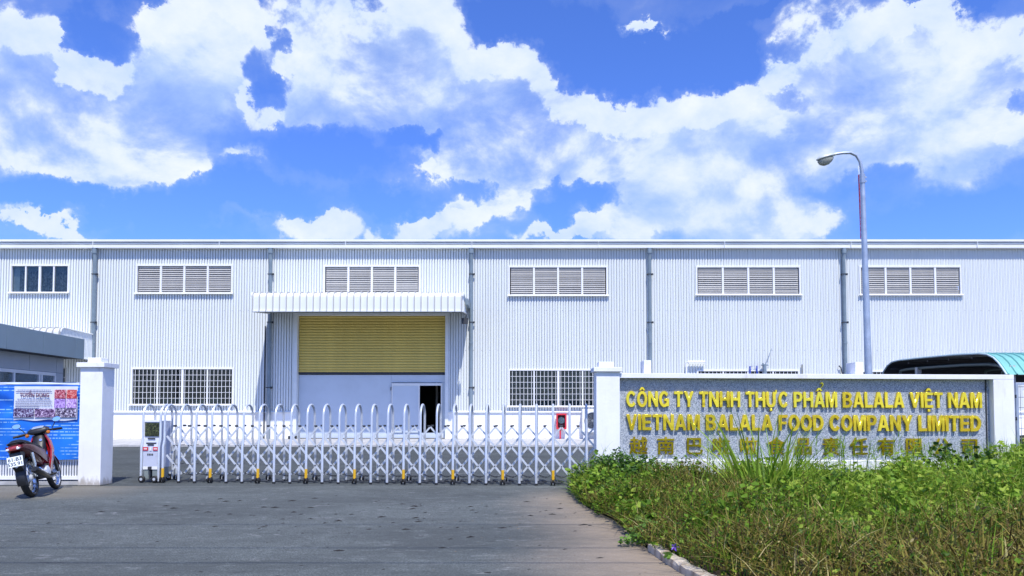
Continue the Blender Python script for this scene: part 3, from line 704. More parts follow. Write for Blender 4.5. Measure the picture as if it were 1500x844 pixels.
# poster
px0, px1 = at(20, 590, 15.36).x, at(113, 590, 15.36).x; pz0, pz1 = az_(615.5, 15.36), az_(566, 15.36); PY = 15.36
ps = thing('recruitment_poster', ((px0+px1)/2, PY, pz0), 'white poster headed TUYỂN DỤNG with small photos pinned over the blue banner', 'poster')
paper = mat('poster_paper', (.70, .74, .84), .5, var=.05)
build(cloth(px0, px1, pz0, pz1, PY+.02, .012, 40, 12, 3, False), 'sheet', paper, ps, smooth=True)
def photo_mat(name, c0, c1, c2, sc_):
    m = bpy.data.materials.new(name); m.use_nodes = True; n = NT(m.node_tree); b = m.node_tree.nodes['Principled BSDF']
    v = n.n('ShaderNodeTexCoord').outputs['Object']; f = n.noise(v, sc_, 4, .7, 1.0)
    n.put(n.ramp(f, [(.36, c0), (.5, c1), (.62, c2)]), b.inputs['Base Color']); b.inputs['Roughness'].default_value = .4; return m
W = px1-px0; Hh = pz1-pz0
def pr(u0, u1, v0, v1): return px0+W*u0, px0+W*u1, pz1-Hh*v1, pz1-Hh*v0
for i, (r, c) in enumerate(((( .645,.82,.10,.36), ((.02,.0,.03),(.45,.04,.07),(.75,.45,.5))), ((.835,.995,.10,.36), ((.25,.0,.01),(.6,.06,.06),(.85,.5,.45))),
        ((.645,.82,.375,.64), ((.10,.04,.2),(.36,.2,.6),(.7,.55,.9))), ((.835,.995,.375,.64), ((.15,.06,.25),(.5,.3,.7),(.85,.75,.95))),
        ((.005,.325,.66,.915), ((.005,.0,.01),(.10,.05,.16),(.55,.6,.8))), ((.34,.665,.66,.915), ((.005,.0,.01),(.12,.05,.16),(.8,.65,.9))), ((.68,.995,.66,.915), ((.005,.0,.01),(.08,.05,.12),(.75,.7,.85))))):
    a, b_, z0, z1 = pr(*r); mb = MB(); mb.box(a, b_, PY-.012, PY-.006, z0, z1); build(mb, 'printed_photo', photo_mat('photo_print', *c, 26), ps)
ink = mat('dark_print_ink', (.16, .05, .10), .6); ink2 = mat('blue_print_ink', (.10, .12, .28), .6)
def text_mesh(s, size, extrude, m, name='lettering', bold=0.0):
    c = bpy.data.curves.new('txt', 'FONT'); c.body = s; c.size = size; c.extrude = extrude; c.resolution_u = 3; c.align_x = 'CENTER'
    to = bpy.data.objects.new('txt', c); C.objects.link(to); bpy.context.view_layer.update()
    me = bpy.data.meshes.new_from_object(to.evaluated_get(bpy.context.evaluated_depsgraph_get()), depsgraph=bpy.context.evaluated_depsgraph_get())
    bpy.data.objects.remove(to); bpy.data.curves.remove(c)
    if bold:
        bm = bmesh.new(); bm.from_mesh(me); base = bm.verts[:] ; geom = bm.verts[:]+bm.edges[:]+bm.faces[:]
        k = 1
        for dx_, dz_ in ((bold, 0), (-bold, 0), (0, bold), (0, -bold)):
            d = bmesh.ops.duplicate(bm, geom=geom); vs = [e for e in d['geom'] if isinstance(e, bmesh.types.BMVert)]
            bmesh.ops.translate(bm, vec=(dx_, dz_, -.0007*k), verts=vs); k += 1
        bm.to_mesh(me); bm.free()
    me.materials.clear(); me.materials.append(m); me.name = name
    return me
a, b_, z0, z1 = pr(.10, .56, .17, .33)
tm = text_mesh('TUYỂN DỤNG', .115, .002, ink, bold=.002)
wdt = max(v.co.x for v in tm.vertices)-min(v.co.x for v in tm.vertices)
inst(tm, 'heading', ps, ((a+b_)/2, PY-.012, z0+.01), rot=(R(90), 0, 0), scale=((b_-a)/wdt, 1, 1))
mb = MB()
rr = random.Random(4)
for (v0, u0, u1) in ((.10,.06,.58), (.145,.03,.6), (.37,.06,.58), (.43,.03,.61), (.49,.03,.59), (.545,.03,.61), (.59,.03,.4), (.635,.04,.13)):
    u = u0
    while u < u1:
        wq = rr.uniform(.015, .05); a, b_, z0, z1 = pr(u, min(u1, u+wq), v0, v0+.022); mb.box(a, b_, PY-.0085, PY-.006, z0, z1); u += wq+.008
build(mb, 'small_print', ink2, ps, kind='stuff')

# ================================================================= SIGN WALL
S = 14.8; s0x, s1x = at(873, 610, S).x, at(1486.5, 610, S).x
PD = .15
sw = thing('sign_wall', (s0x, S, 0), 'white company sign wall with a speckled granite panel and raised gold lettering', 'sign wall')
sw.rotation_euler = (0, R(.22), 0)
xp0, xp1 = at(907.5, 610, S).x, at(1456, 610, S).x; zb1 = az_(545.8, S); zb0 = az_(553.6, S); pzb = az_(673.5, S)
mb = MB(); mb.box(s0x, xp0, S-.01, S+.47, 0, 2.26); build(mb, 'pillar_shaft', pillar_m, sw, bevel=.008)
mb = MB(); mb.box(s0x-.055, xp0+.045, S-.065, S+.52, 2.261, 2.345); build(mb, 'pillar_cap', pillar_m, sw, bevel=.006)
mb = MB(); mb.box(s0x+.06, xp0-.10, S+.08, S+.38, 2.346, 2.46); build(mb, 'finial_block', pillar_m, sw, bevel=.006)
mb = MB(); mb.box(xp0+.001, s1x, S, S+.45, zb0, zb1-.012); build(mb, 'top_beam', pillar_m, sw, bevel=.006)
mb = MB(); mb.box(xp1, s1x-.002, S+.001, S+.449, 0, zb0-.002); build(mb, 'end_pier', pillar_m, sw, bevel=.006)
mb = MB(); mb.box(xp0+.001, xp1-.001, S+.002, S+.44, 0, pzb); build(mb, 'base_course', pillar_m, sw, bevel=.006)
mb = MB(); mb.box(xp0+.001, xp1-.001, S+PD, S+.44, pzb+.001, zb0-.001); build(mb, 'granite_panel', granite, sw)
mb = MB(); x = xp1-.075; mb.box(x, x+.02, S+PD-.02, S+PD-.001, pzb+.002, zb0-.002); build(mb, 'edge_shadow_strip', darksteel, sw)  # dark strip stands in for the pier's shadow line on the panel
for pa, pb, pt in ((939.5, 951, 528), (1243, 1259.5, 529.5)):
    a, b_ = at(pa+(2 if pa < 1000 else 6), 540, S+.3).x, at(pb+1, 540, S+.3).x; mb = MB(); mb.box(a, b_, S+.2, S+.62, zb1-.011, az_(pt, S+.3)); build(mb, 'pier_stub', pillar_m, sw, bevel=.006)

# gold
def gold_mat():
    m = bpy.data.materials.new('polished_gold'); m.use_nodes = True; n = NT(m.node_tree); b = m.node_tree.nodes['Principled BSDF']
    v = n.n('ShaderNodeNewGeometry').outputs['Position']
    b.inputs['Metallic'].default_value = .72; b.inputs['Base Color'].default_value = (1.0, .77, .055, 1)
    n.put(n.mapr(n.noise(v, 5, 3), .3, .7, .10, .22), b.inputs['Roughness'])
    bn = n.n('ShaderNodeBump'); n.put(n.noise(v, 3.5, 2), bn.inputs['Height']); bn.inputs['Strength'].default_value = .22; bn.inputs['Distance'].default_value = .03
    n.put(bn.outputs[0], b.inputs['Normal']); return m
gold = gold_mat(); gold2 = gold_mat(); gold2.name = 'ground_toned_gold'; gold2.node_tree.nodes['Principled BSDF'].inputs['Metallic'].default_value = .9; gold2.node_tree.nodes['Principled BSDF'].inputs['Base Color'].default_value = (.80, .56, .035, 1)  # gold2: same metal, darkened; the ground's reflection is put into the colour
T = .21     # stem width, cap height = 1
def arc(cx, cy, rx, ry, a0, a1, n=14): return [(cx+rx*math.cos(R(a0+(a1-a0)*i/n)), cy+ry*math.sin(R(a0+(a1-a0)*i/n))) for i in range(n+1)]
def gl(ch):
    """outline loops of a heavy sans capital: (width, [loops])"""
    if ch in 'OÔ':
        w_ = .82; L = [arc(.41, .5, .41, .52, 0, 360, 36)[:-1], arc(.41, .5, .195, .33, 0, 360, 28)[:-1]]
    elif ch == 'C' or ch == 'G':
        w_ = .78
        if ch == 'C':
            L = [arc(.41, .5, .41, .52, 40, 320, 30)+arc(.41, .5, .195, .33, 325, 35, 24)[0:]]
            L = [arc(.41, .5, .41, .52, 38, 322, 30)+arc(.41, .5, .195, .33, 328, 32, 24)]
        else:
            L = [arc(.41, .5, .41, .52, 38, 300, 28)+[(.66, .04), (.80, .04), (.80, .54), (.42, .54), (.42, .38), (.60, .38), (.60, .27)]+arc(.41, .5, .195, .33, 300, 32, 22)]
    elif ch in 'DĐ': w_ = .78; L = [[(0, 0), (.34, 0)]+arc(.34, .5, .44, .5, -80, 80, 16)+[(.34, 1), (0, 1)], [(T, .18), (T, .82), (.33, .82)]+arc(.33, .5, .23, .32, 80, -80, 14)+[(.33, .18)]]
    elif ch == 'P': w_ = .70; L = [[(0, 0), (T, 0), (T, .36), (.40, .36)]+arc(.40, .68, .30, .32, -80, 80, 12)+[(.40, 1), (0, 1)], [(T, .53), (T, .83), (.38, .83)]+arc(.38, .68, .11, .15, 80, -80, 8)+[(.38, .53)]]
    elif ch == 'B': w_ = .76; L = [[(0, 0), (.42, 0)]+arc(.42, .28, .33, .28, -80, 62, 10)+arc(.40, .75, .31, .25, -38, 80, 10)+[(.40, 1), (0, 1)], [(T, .16), (T, .44), (.40, .44)]+arc(.40, .30, .13, .14, 80, -80, 6)+[(.40, .16)], [(T, .60), (T, .84), (.38, .84)]+arc(.38, .72, .11, .12, 80, -80, 6)+[(.38, .60)]]
    elif ch == 'N': w_ = .78; L = [[(0, 0), (T, 0), (T, .64), (.57, 0), (.78, 0), (.78, 1), (.57, 1), (.57, .36), (T, 1), (0, 1)]]
    elif ch == 'T': w_ = .70; L = [[(.245, 0), (.455, 0), (.455, .82), (.70, .82), (.70, 1), (0, 1), (0, .82), (.245, .82)]]
    elif ch == 'Y': w_ = .78; L = [[(.285, 0), (.495, 0), (.495, .38), (.78, 1), (.545, 1), (.39, .61), (.235, 1), (0, 1), (.285, .38)]]
    elif ch == 'H': w_ = .78; L = [[(0, 0), (T, 0), (T, .42), (.57, .42), (.57, 0), (.78, 0), (.78, 1), (.57, 1), (.57, .60), (T, .60), (T, 1), (0, 1)]]
    elif ch == 'Ự': w_ = .90; L = [[(0, 1), (0, .34)]+arc(.375, .34, .375, .36, 180, 360, 18)+[(.75, .80), (.86, .92), (.86, 1.12), (.75, 1.12), (.74, 1.0), (.54, 1.0), (.54, .34)]+arc(.375, .34, .165, .19, 0, -180, 12)+[(T, 1)]]
    elif ch in 'AẨ': w_ = .84; L = [[(0, 0), (.215, 0), (.275, .20), (.565, .20), (.625, 0), (.84, 0), (.54, 1), (.30, 1)], [(.325, .36), (.42, .72), (.515, .36)]]
    elif ch == 'M': w_ = .92; L = [[(0, 0), (.19, 0), (.19, .72), (.365, 0), (.555, 0), (.73, .72), (.73, 0), (.92, 0), (.92, 1), (.63, 1), (.46, .34), (.29, 1), (0, 1)]]
    elif ch == 'L': w_ = .62; L = [[(0, 0), (.62, 0), (.62, .18), (T, .18), (T, 1), (0, 1)]]
    elif ch == 'V': w_ = .80; L = [[(.29, 0), (.51, 0), (.80, 1), (.575, 1), (.40, .30), (.225, 1), (0, 1)]]
    elif ch == 'I': w_ = .21; L = [[(0, 0), (T, 0), (T, 1), (0, 1)]]
    elif ch in 'EỆ': w_ = .68; L = [[(0, 0), (.68, 0), (.68, .18), (T, .18), (T, .42), (.62, .42), (.62, .59), (T, .59), (T, .82), (.67, .82), (.67, 1), (0, 1)]]
    elif ch == 'F': w_ = .64; L = [[(0, 0), (T, 0), (T, .40), (.56, .40), (.56, .57), (T, .57), (T, .82), (.64, .82), (.64, 1), (0, 1)]]
    m_ = w_/2
    if ch in 'ÔẨỆ': L.append([(m_-.25, 1.06), (m_-.11, 1.06), (m_, 1.16), (m_+.11, 1.06), (m_+.25, 1.06), (m_+.08, 1.27), (m_-.08, 1.27)])
    if ch == 'Ẩ': L.append([(m_+.16, 1.30)] + arc(m_+.23, 1.50, .13, .13, -70, 160, 12)+[(m_+.17, 1.52)]+arc(m_+.23, 1.50, .055, .055, 150, -60, 8)+[(m_+.22, 1.38), (m_+.22, 1.30)])
    if ch in 'ỰỆ': L.append([(m_-.09-(.08 if ch == 'Ự' else 0), -.25), (m_+.09-(.08 if ch == 'Ự' else 0), -.25), (m_+.09-(.08 if ch == 'Ự' else 0), -.09), (m_-.09-(.08 if ch == 'Ự' else 0), -.09)])
    return w_, L
def glyph_mesh(ch, ex):
    w_, L = gl(ch); c = bpy.data.curves.new('g', 'CURVE'); c.dimensions = '2D'; c.fill_mode = 'BOTH'; c.extrude = ex; c.bevel_depth = .012; c.bevel_resolution = 0; c.offset = -.008
    for lp in L:
        s_ = c.splines.new('POLY'); s_.points.add(len(lp)-1); s_.use_cyclic_u = True
        for p_, (x, y) in zip(s_.points, lp): p_.co = (x, y, 0, 1)
    o = bpy.data.objects.new('g', c); C.objects.link(o); bpy.context.view_layer.update(); dg_ = bpy.context.evaluated_depsgraph_get()
    me = bpy.data.meshes.new_from_object(o.evaluated_get(dg_), depsgraph=dg_); bpy.data.objects.remove(o); bpy.data.curves.remove(c)
    me.materials.clear(); me.materials.append(gold); me.name = 'letter'; return w_, me
GC = {}
rl = random.Random(11)
def sign_line(txt, pxa, pxb, pyb, cap_px, lean=0.0):
    Yl = S+PD-.035; xa, xb = at(pxa, 610, Yl).x, at(pxb, 610, Yl).x; zb = az_(pyb, Yl); capm = cap_px/FPX*Yl
    gap = .085; sp = .36; tot = 0
    for ch in txt:
        if ch == ' ': tot += sp
        else:
            if ch not in GC: GC[ch] = glyph_mesh(ch, .075)
            tot += GC[ch][0]+gap
    tot -= gap; sx = (xb-xa)/tot; x = 0
    for ch in txt:
        if ch == ' ': x += sp; continue
        w_, me = GC[ch]
        o = inst(me, 'letter', sw, (xa+x*sx, Yl, zb), rot=(R(90)-lean+rl.gauss(0, .012), 0, rl.gauss(0, .012)), scale=(sx, capm, capm*.9)); x += w_+gap
sign_line('CÔNG TY TNHH THỰC PHẨM BALALA VIỆT NAM', 917, 1438, 595.7, 22.6, .022)
sign_line('VIETNAM BALALA FOOD COMPANY LIMITED', 917, 1436, 629.8, 23.0)
for ch, px in zip('越南巴啦啦食品责任有限公司', [935, 975, 1016.5, 1056, 1096, 1137, 1176.5, 1217, 1258, 1298.5, 1338.5, 1379.5, 1420]):
    Yl = S+PD-.03; key = 'z'+ch
    if key not in GC: GC[key] = text_mesh(ch, 1.0, .07, gold2, 'character', bold=.017)
    me = GC[key]; zs = [v.co.y for v in me.vertices]; k = 24.0/FPX*Yl/(max(zs)-min(zs)); k0 = 24.5/FPX*Yl/.93
    inst(me, 'character', sw, (at(px, 650, Yl).x, Yl, az_(663, Yl)-.0), rot=(R(90)+rl.gauss(0, .01), 0, rl.gauss(0, .012)), scale=(k0*1.04, k0*1.04, .16))

# ================================================================= FOLDING GATE (own axes: x along the gate, y back)
gth = R(-4.0); GO = Vector((at(211, 600, 15.93).x, 15.93, 0))
fg = rotthing('folding_gate', GO, gth, 'closed silver retractable gate of hoops and crossed bars with a motor head', 'gate')
def gx(px):
    u = (px-750)/FPX; dx_, dy_ = math.cos(gth), math.sin(gth); return (u*GO.y-GO.x)/(dx_-u*dy_)
GDp = .46; HZ = 1.62
def hoop_mb(x=0, top=HZ, depth=GDp, r=.0235):
    rad = depth/2; pts = [(x, -.05, .03), (x, -.05, .74), (x, 0, .90), (x, 0, top-rad)]
    pts += [(x, rad-rad*math.cos(a), top-rad+rad*math.sin(a)) for a in np.linspace(.25, math.pi-.25, 9)]
    pts += [(x, depth, top-rad), (x, depth, .90), (x, depth+.05, .74), (x, depth+.05, .03)]
    return MB().tube(pts, [r*1.12, r*1.12]+[r]*(len(pts)-4)+[r*1.12]*2, 8)
hx0 = gx(265.8); hx1 = gx(859); sp = (hx1-hx0)/25
hoops = [gx(242.5)]+[hx0+i*sp for i in range(26)]
hme = hoop_mb().mesh('hoop', alu, smooth=True)
z4 = [1.16, .965, .765, .565, .37, .17]
mb = MB(); wb = .036
def bar_mesh(dx_, z0, z1, th=.014, w_=.039):
    d = Vector((dx_, 0, z1-z0)); n_ = Vector((-d.z, 0, d.x)).normalized()*w_/2; a = Vector((0, 0, z0)); b = Vector((dx_, 0, z1)); y = Vector((0, th, 0))
    return MB().add([a-n_, b-n_, b+n_, a+n_, a-n_+y, b-n_+y, b+n_+y, a+n_+y], [(0,1,2,3), (4,5,6,7), (0,1,5,4), (1,2,6,5), (2,3,7,6), (3,0,4,7)])
DRm = bar_mesh(sp, .965, .565).mesh('lattice_bar', alu2); DLm = bar_mesh(sp, .565, .965).mesh('lattice_bar', alu2)
CUm = bar_mesh(sp/2, .965, 1.16, w_=.034).mesh('lattice_bar', alu2); CDm = bar_mesh(sp/2, 1.16, .965, w_=.034).mesh('lattice_bar', alu2)
kn = MB()
for dy_ in (.0, GDp-.06):
    kn.tube([(0, dy_-.01, 1.172), (0, dy_+.10, 1.172)], .016, 6); kn.tube([(-.03, dy_+.03, 1.185), (.03, dy_+.03, 1.185)], .012, 6)
for z in (.765, .37):
    kn.tube([(0, -.0, z), (0, GDp, z)], .007, 5); kn.tube([(0, -.004, z), (0, .09, z)], .014, 6)
knm = kn.mesh('pivot_rod', darksteel)
foot = MB().tube([(0, -.05, 0), (0, -.05, .035)], .032, 8); foot.tube([(0, GDp+.05, 0), (0, GDp+.05, .035)], .032, 8); ftm = foot.mesh('foot', black)
for i, x in enumerate(hoops):
    o = inst(hme, 'hoop', fg, (x, 0, 0))
    if i % 3 == 0 and i < 26:
        for y in (-.05,): build(MB().tube([(x, y, .10), (x, y, .30)], .030, 8), 'reflector_sleeve', yellow, o)
        for y in (-.06, GDp+.06):
            mb = MB()
            for q in (-.03, .03): mb.lathe([(.001, -.016), (.05, -.016), (.062, -.008), (.062, .008), (.05, .016), (.001, .016)], (x+q, y, .062), (1, 0, 0), 14)
            mb.box(x-.012, x+.012, y-.02, y+.02, .05, .11)
            build(mb, 'caster', black, o, smooth=True)
    else: inst(ftm, 'foot', o, (x, 0, 0))
    if i == 0: continue
    if i < 26: nx_ = x+sp
    else: continue
for i in range(-1, 26):
    x = hx0+i*sp; last = i == 25
    if i == -1: x = hx0-sp*.93
    for y, thin in ((.035, 0),):
        inst(DRm, 'lattice_bar', fg, (x, y-.012, 0)); inst(DRm, 'lattice_bar', fg, (x, y-.012, -.395))
        inst(DLm, 'lattice_bar', fg, (x, y+.13, 0)); inst(DLm, 'lattice_bar', fg, (x, y+.13, -.395))
        if not thin:
            inst(CUm, 'lattice_bar', fg, (x, y+.13, 0)); inst(CDm, 'lattice_bar', fg, (x+sp/2, y+.15, 0))
    inst(knm, 'pivot_rod', fg, (x+sp/2, 0, 0))['kind'] = 'stuff'
mb = MB()
for i in range(0, 25):
    x = hx0+i*sp; y = GDp*.5
    mb.tube([(x, y, .24), (x+sp*.25, y, .15), (x+sp*.5, y, .12), (x+sp*.75, y, .15), (x+sp, y, .24)], .006, 4)
    mb.tube([(x+.05, .0, .20), (x+.16, .05, .16), (x+.2, .3, .14)], .01, 5)
    mb.tube([(x, -.05, .05), (x+.14, .1, .03), (x+.05, .25, .03), (x+.2, .3, .04), (x+.1, GDp, .05)], .016, 5)
build(mb, 'drag_cable', darksteel, fg, kind='stuff')
# motor head
xa, xb = gx(211), gx(236.5)
du = build(hoop_mb(xa).tube([(xb, -.05, .03), (xb, -.05, .74), (xb, 0, .9), (xb, 0, HZ-GDp/2)]+[(xb, GDp/2-GDp/2*math.cos(a), HZ-GDp/2+GDp/2*math.sin(a)) for a in np.linspace(.25, math.pi-.25, 9)]+[(xb, GDp, HZ-GDp/2), (xb, GDp, .9), (xb, GDp+.05, .74), (xb, GDp+.05, .03)], .026, 8), 'motor_head', alu, fg, smooth=True)
mb = MB(); mb.box(xa+.02, xb-.02, .02, GDp-.02, .93, 1.28); mb.prismx([(-.03, .30), (-.03, .74), (.02, .925), (GDp-.02, .925), (GDp+.02, .74), (GDp+.02, .30)], xa+.025, xb-.025); build(mb, 'cabinet', mat('lilac_grey_enamel', (.52, .56, .68), .35, var=.06), du)
mb = MB(); mb.box(xa+.025, xb-.025, -.0, .018, 1.26, 1.30); mb.box(xa+.03, xb-.03, -.034, -.03, .27, .33); build(mb, 'head_rail', white, du)
scrm = photo_mat('dark_screen_reflection', (.004, .006, .003), (.018, .022, .008), (.14, .17, .06), 30)
mb = MB(); mb.box(xa+.035, xb-.035, .006, .018, .96, 1.24); build(mb, 'display', scrm, du)
mb = MB(); mb.box(xa+.11, xb-.11, -.012, -.004, .90, .925); mb.box(xa+.08, xb-.08, -.018, -.006, .80, .83); mb.box(xa+.12, xb-.12, -.04, -.032, .77, .795); build(mb, 'lock', darksteel, du)
for a, b in ((xa+.03, xa+.135), (xb-.135, xb-.03)):
    mb = MB(); mb.box(a, b, -.044, -.032, .665, .735); st = build(mb, 'red_sticker', redp, du)
    tm = text_mesh('TCD', .05, .001, white); mm = (a+b)/2; inst(tm, 'lettering', st, (mm, -.046, .682), rot=(R(90), 0, 0)) if False else None
    mb = MB(); 
    for q in range(3): mb.box(a+.02+q*.024, a+.036+q*.024, -.0455, -.0445, .685, .715)
    build(mb, 'sticker_print', white, st)
mb = MB(); mb.box((xa+xb)/2-.02, (xa+xb)/2+.02, -.042, -.032, .66, .73); build(mb, 'lamp_button', white, du)
mb = MB()
for q in range(4): mb.box(xa+.12+q*.034, xa+.142+q*.034, -.036, -.032, .56, .60)
build(mb, 'name_plate', darksteel, du)
mb = MB(); xm = (xa+xb)/2; mb.tube([(xm, -.05, .07), (xm, -.05, .30)], .015, 8); mb.box(xm-.03, xm+.03, -.08, -.03, .27, .33); build(mb, 'bolt_rod', darksteel, du)
mb = MB(); mb.box(xa+.05, xm-.04, -.02, .4, .08, .30); mb.box(xm+.04, xb-.03, -.02, .4, .08, .30); build(mb, 'motor_case', mat('grey_green_case', (.22, .26, .26), .5), du)
for x in (xa+.03, xb-.07):
    for y in (-.07, GDp+.05):
        mb = MB(); mb.lathe([(.03, -.03), (.058, -.03), (.072, -.015), (.072, .015), (.058, .03), (.03, .03)], (x, y, .072), (0, 1, 0), 18); wh = build(mb, 'wheel', black, du, smooth=True)
        mb = MB(); mb.lathe([(.001, -.034), (.03, -.034), (.03, .034), (.001, .034)], (x, y, .072), (0, 1, 0), 14); build(mb, 'hub', alu, wh)

# ================================================================= STREET LAMP, MAST
LY = 16.6
p0 = at(1272.5, 560, LY); p1 = at(1263.2, 262, LY); b0 = Vector((p0.x, LY, 0))
sl_ = thing('street_lamp', (b0.x, LY, 0), 'tall grey street lamp with a bent arm rising behind the sign wall', 'street lamp')
top = [at(1262.5, 250, LY), at(1260, 237, LY), at(1254.5, 228, LY), at(1246, 224, LY), at(1235, 224.2, LY), at(1219, 226.5, LY)]
build(MB().tube([b0, p0, p1], [.085, .08, .050], 14), 'pole', galv, sl_, smooth=True)
build(MB().tube([p1-Vector((0, 0, .02))]+top, [.042, .04, .036, .034, .032, .03, .03], 12), 'arm', galv, sl_, smooth=True)
mb = MB(); c = p1; mb.tube([c+Vector((0, 0, -.1)), c+Vector((0, 0, .1))], .062, 12); mb.box(c.x-.02, c.x+.09, c.y-.02, c.y+.02, c.z+.02, c.z+.05); mb.box(c.x-.02, c.x+.09, c.y-.02, c.y+.02, c.z-.07, c.z-.04)
build(mb, 'collar', galv, sl_)
hd0 = at(1224, 227, LY); hd1 = at(1196, 234.5, LY); ax_ = (hd1-hd0); L_ = ax_.length; ax_.normalize(); upv = Vector((-ax_.z, 0, ax_.x)); upv = upv if upv.z > 0 else -upv
def head_rings(f0, f1, h0, h1, w0):
    rs = []
    for t_, hh_, ww_ in ((0, .3, .4), (.12, .6, .7), (.35, .95, .95), (.65, 1, 1), (.88, .72, .75), (1.0, .15, .2)):
        c = hd0+ax_*(f0+(f1-f0)*t_)*L_; ring_ = []
        for k in range(14):
            a = math.pi*2*k/14; vz = math.sin(a); zz = (h0 if vz > 0 else h1)*hh_*vz
            ring_.append(c+upv*zz+Vector((0, 1, 0))*w0*ww_*math.cos(a))
        rs.append(ring_)
    return rs
build(MB().rings(head_rings(0, 1, .075, .035, .13)), 'lamp_head', mat('pale_lamp_housing', (.50, .55, .55), .4), sl_, smooth=True)
bm_ = mat('lamp_bowl_plastic', (.40, .42, .36), .15, var=.3, vscale=9)
build(MB().rings([[v-upv*.04 for v in r_] for r_ in head_rings(.18, .97, .01, .135, .115)]), 'lamp_bowl', bm_, sl_, smooth=True)
MY = 62.0; ma = at(1258.3, 256, MY); mbt = at(1263, 360, MY)
ms = thing('radio_mast', (mbt.x, MY, 0), 'thin red mast standing behind the roof beside the street lamp', 'mast')
slope = (mbt-ma)/(ma.z-mbt.z)
bot = mbt+slope*(mbt.z); bot = Vector((mbt.x+.1, MY, 0))
mastm = mat('red_mast_paint', (.30, .02, .06), .6)
mb = MB(); tri_ = [Vector((.12*math.cos(a), .12*math.sin(a), 0)) for a in (0, 2.1, 4.2)]
for d in tri_: mb.tube([bot+d, mbt+d, ma+d*.5], .028, 5)
for k in range(40):
    f0, f1 = k/40, (k+1)/40; a = bot.lerp(ma, f0); b = bot.lerp(ma, f1)
    for j in range(3): mb.tube([a+tri_[j]*(1-f0*.5), b+tri_[(j+1) % 3]*(1-f1*.5)], .012, 4)
build(mb, 'lattice_tower', mastm, ms)
build(MB().tube([ma, at(1257.8, 243, MY)], .025, 5), 'aerial', white, ms)

# ================================================================= PARKING SHED right
sh_ = thing('parking_shed', (13.5, 20, 0), 'open parking shed with curved teal sheet roof behind the right end of the sign wall', 'shed')
X0 = 11.4
def yx(px): return FPX*X0/(px-750)
zf = lambda px, py: H+(598-py)/FPX*yx(px)
prof2 = [(yx(1476), zf(1476, 549)), (yx(1471), zf(1471, 541)), (yx(1464), zf(1464, 531)), (yx(1457), zf(1457, 524)), (yx(1448), zf(1448, 519.5)), (yx(1436), zf(1436, 518.3)), (yx(1400), zf(1400, 520)), (yx(1350), zf(1350, 524.5)), (yx(1318), zf(1318, 528)), (yx(1308), zf(1308, 530.5)), (yx(1301), zf(1301, 536)), (yx(1295), zf(1295, 545)), (yx(1292), 2.35)]
X1 = 17.0; n2 = len(prof2)
mb = MB(); mb.add([(x, y, z) for x in (X0, X1) for y, z in prof2]+[(x, y, z-.012) for x in (X0, X1) for y, z in prof2],
    [(i, i+1, n2+i+1, n2+i) for i in range(n2-1)])
mb.add([(x, y, z-.012) for x in (X0, X1) for y, z in prof2], [(i, i+1, n2+i+1, n2+i) for i in range(n2-1)], 1)  # underside layer: the shade beneath the roof put in as a dark colour
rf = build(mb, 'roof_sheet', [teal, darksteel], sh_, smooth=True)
rb = MB(); vs = []
for dx_, o_ in ((-.025, 0), (-.012, .03), (.012, .03), (.025, 0)):
    for k, (y, z) in enumerate(prof2):
        a = prof2[max(0, k-1)]; b = prof2[min(n2-1, k+1)]; t_ = Vector((b[0]-a[0], b[1]-a[1])).normalized(); nn = Vector((-t_.y, t_.x)); 
        vs.append((dx_, y+nn.x*o_, z+nn.y*o_))
rb.add(vs, [(c*n2+i, c*n2+i+1, (c+1)*n2+i+1, (c+1)*n2+i) for c in range(3) for i in range(n2-1)]); rbm = rb.mesh('roof_rib', teal)
for i in range(28): inst(rbm, 'roof_rib', rf, (X0+.03+i*.2, 0, 0))
mb = MB(); mb.tube([(X0-.01, y, z) for y, z in prof2], .022, 6); build(mb, 'verge_trim', mat('pale_teal_trim', (.55, .66, .66), .4), rf)
for X in (X0+.25, X0+2.8, X1-.2):
    inn = [(y+(.25 if k < 3 else -.25 if k > n2-4 else 0), z-.26) for k, (y, z) in enumerate(prof2)][2:-2]
    mb = MB(); mb.tube([(X, y, z) for y, z in inn], .04, 6); build(mb, 'arch_beam', mat('grey_green_steel', (.10, .14, .13), .5), sh_)
    for px in (1466.5, 1333):
        y = yx(px); mb = MB(); mb.box(X-.06, X+.06, y-.06, y+.06, 0, az_(528, y)-.12 if px > 1400 else 2.72); build(mb, 'post', louv_m, sh_)
mb = MB()
for y in np.linspace(prof2[3][0], prof2[-3][0], 6):
    z = np.interp(y, [p[0] for p in prof2], [p[1] for p in prof2])-.07; mb.box(X0+.1, X1, y-.025, y+.025, z-.05, z)
build(mb, 'purlin', darksteel, sh_)
# mesh side gate right of the sign
QY = 15.35; q0 = at(1488, 600, QY).x; q1 = q0+2.2
mg = thing('mesh_gate', ((q0+q1)/2, QY, 0), 'light grey wire mesh gate leaf to the right of the sign wall', 'gate')
mb = MB(); zt_ = az_(561, QY); mb.box(q0, q0+.05, QY-.02, QY+.03, 0, zt_); mb.box(q1-.05, q1, QY-.02, QY+.03, 0, zt_); mb.box(q0+.05, q1-.05, QY-.018, QY+.028, zt_-.04, zt_); mb.box(q0+.05, q1-.05, QY-.018, QY+.028, .12, .16); build(mb, 'gate_frame', galv, mg)
mb = MB()
for k in range(14): x = q0+.10+k*.15; mb.tube([(x, QY, .16), (x, QY, zt_-.04)], .006, 4)
for k in range(9): z = .3+k*.21; mb.tube([(q0+.05, QY+.01, z), (q1-.05, QY+.01, z)], .006, 4)
build(mb, 'wire_mesh', mat('mesh_wire', (.25, .28, .32), .5, metal=.5), mg)
mb = MB(); 
for z in (.6, 1.3, 1.75): mb.tube([(q0-.015, QY-.03, z), (q0-.015, QY-.03, z+.07)], .018, 6)
build(mb, 'hinge', darksteel, mg)

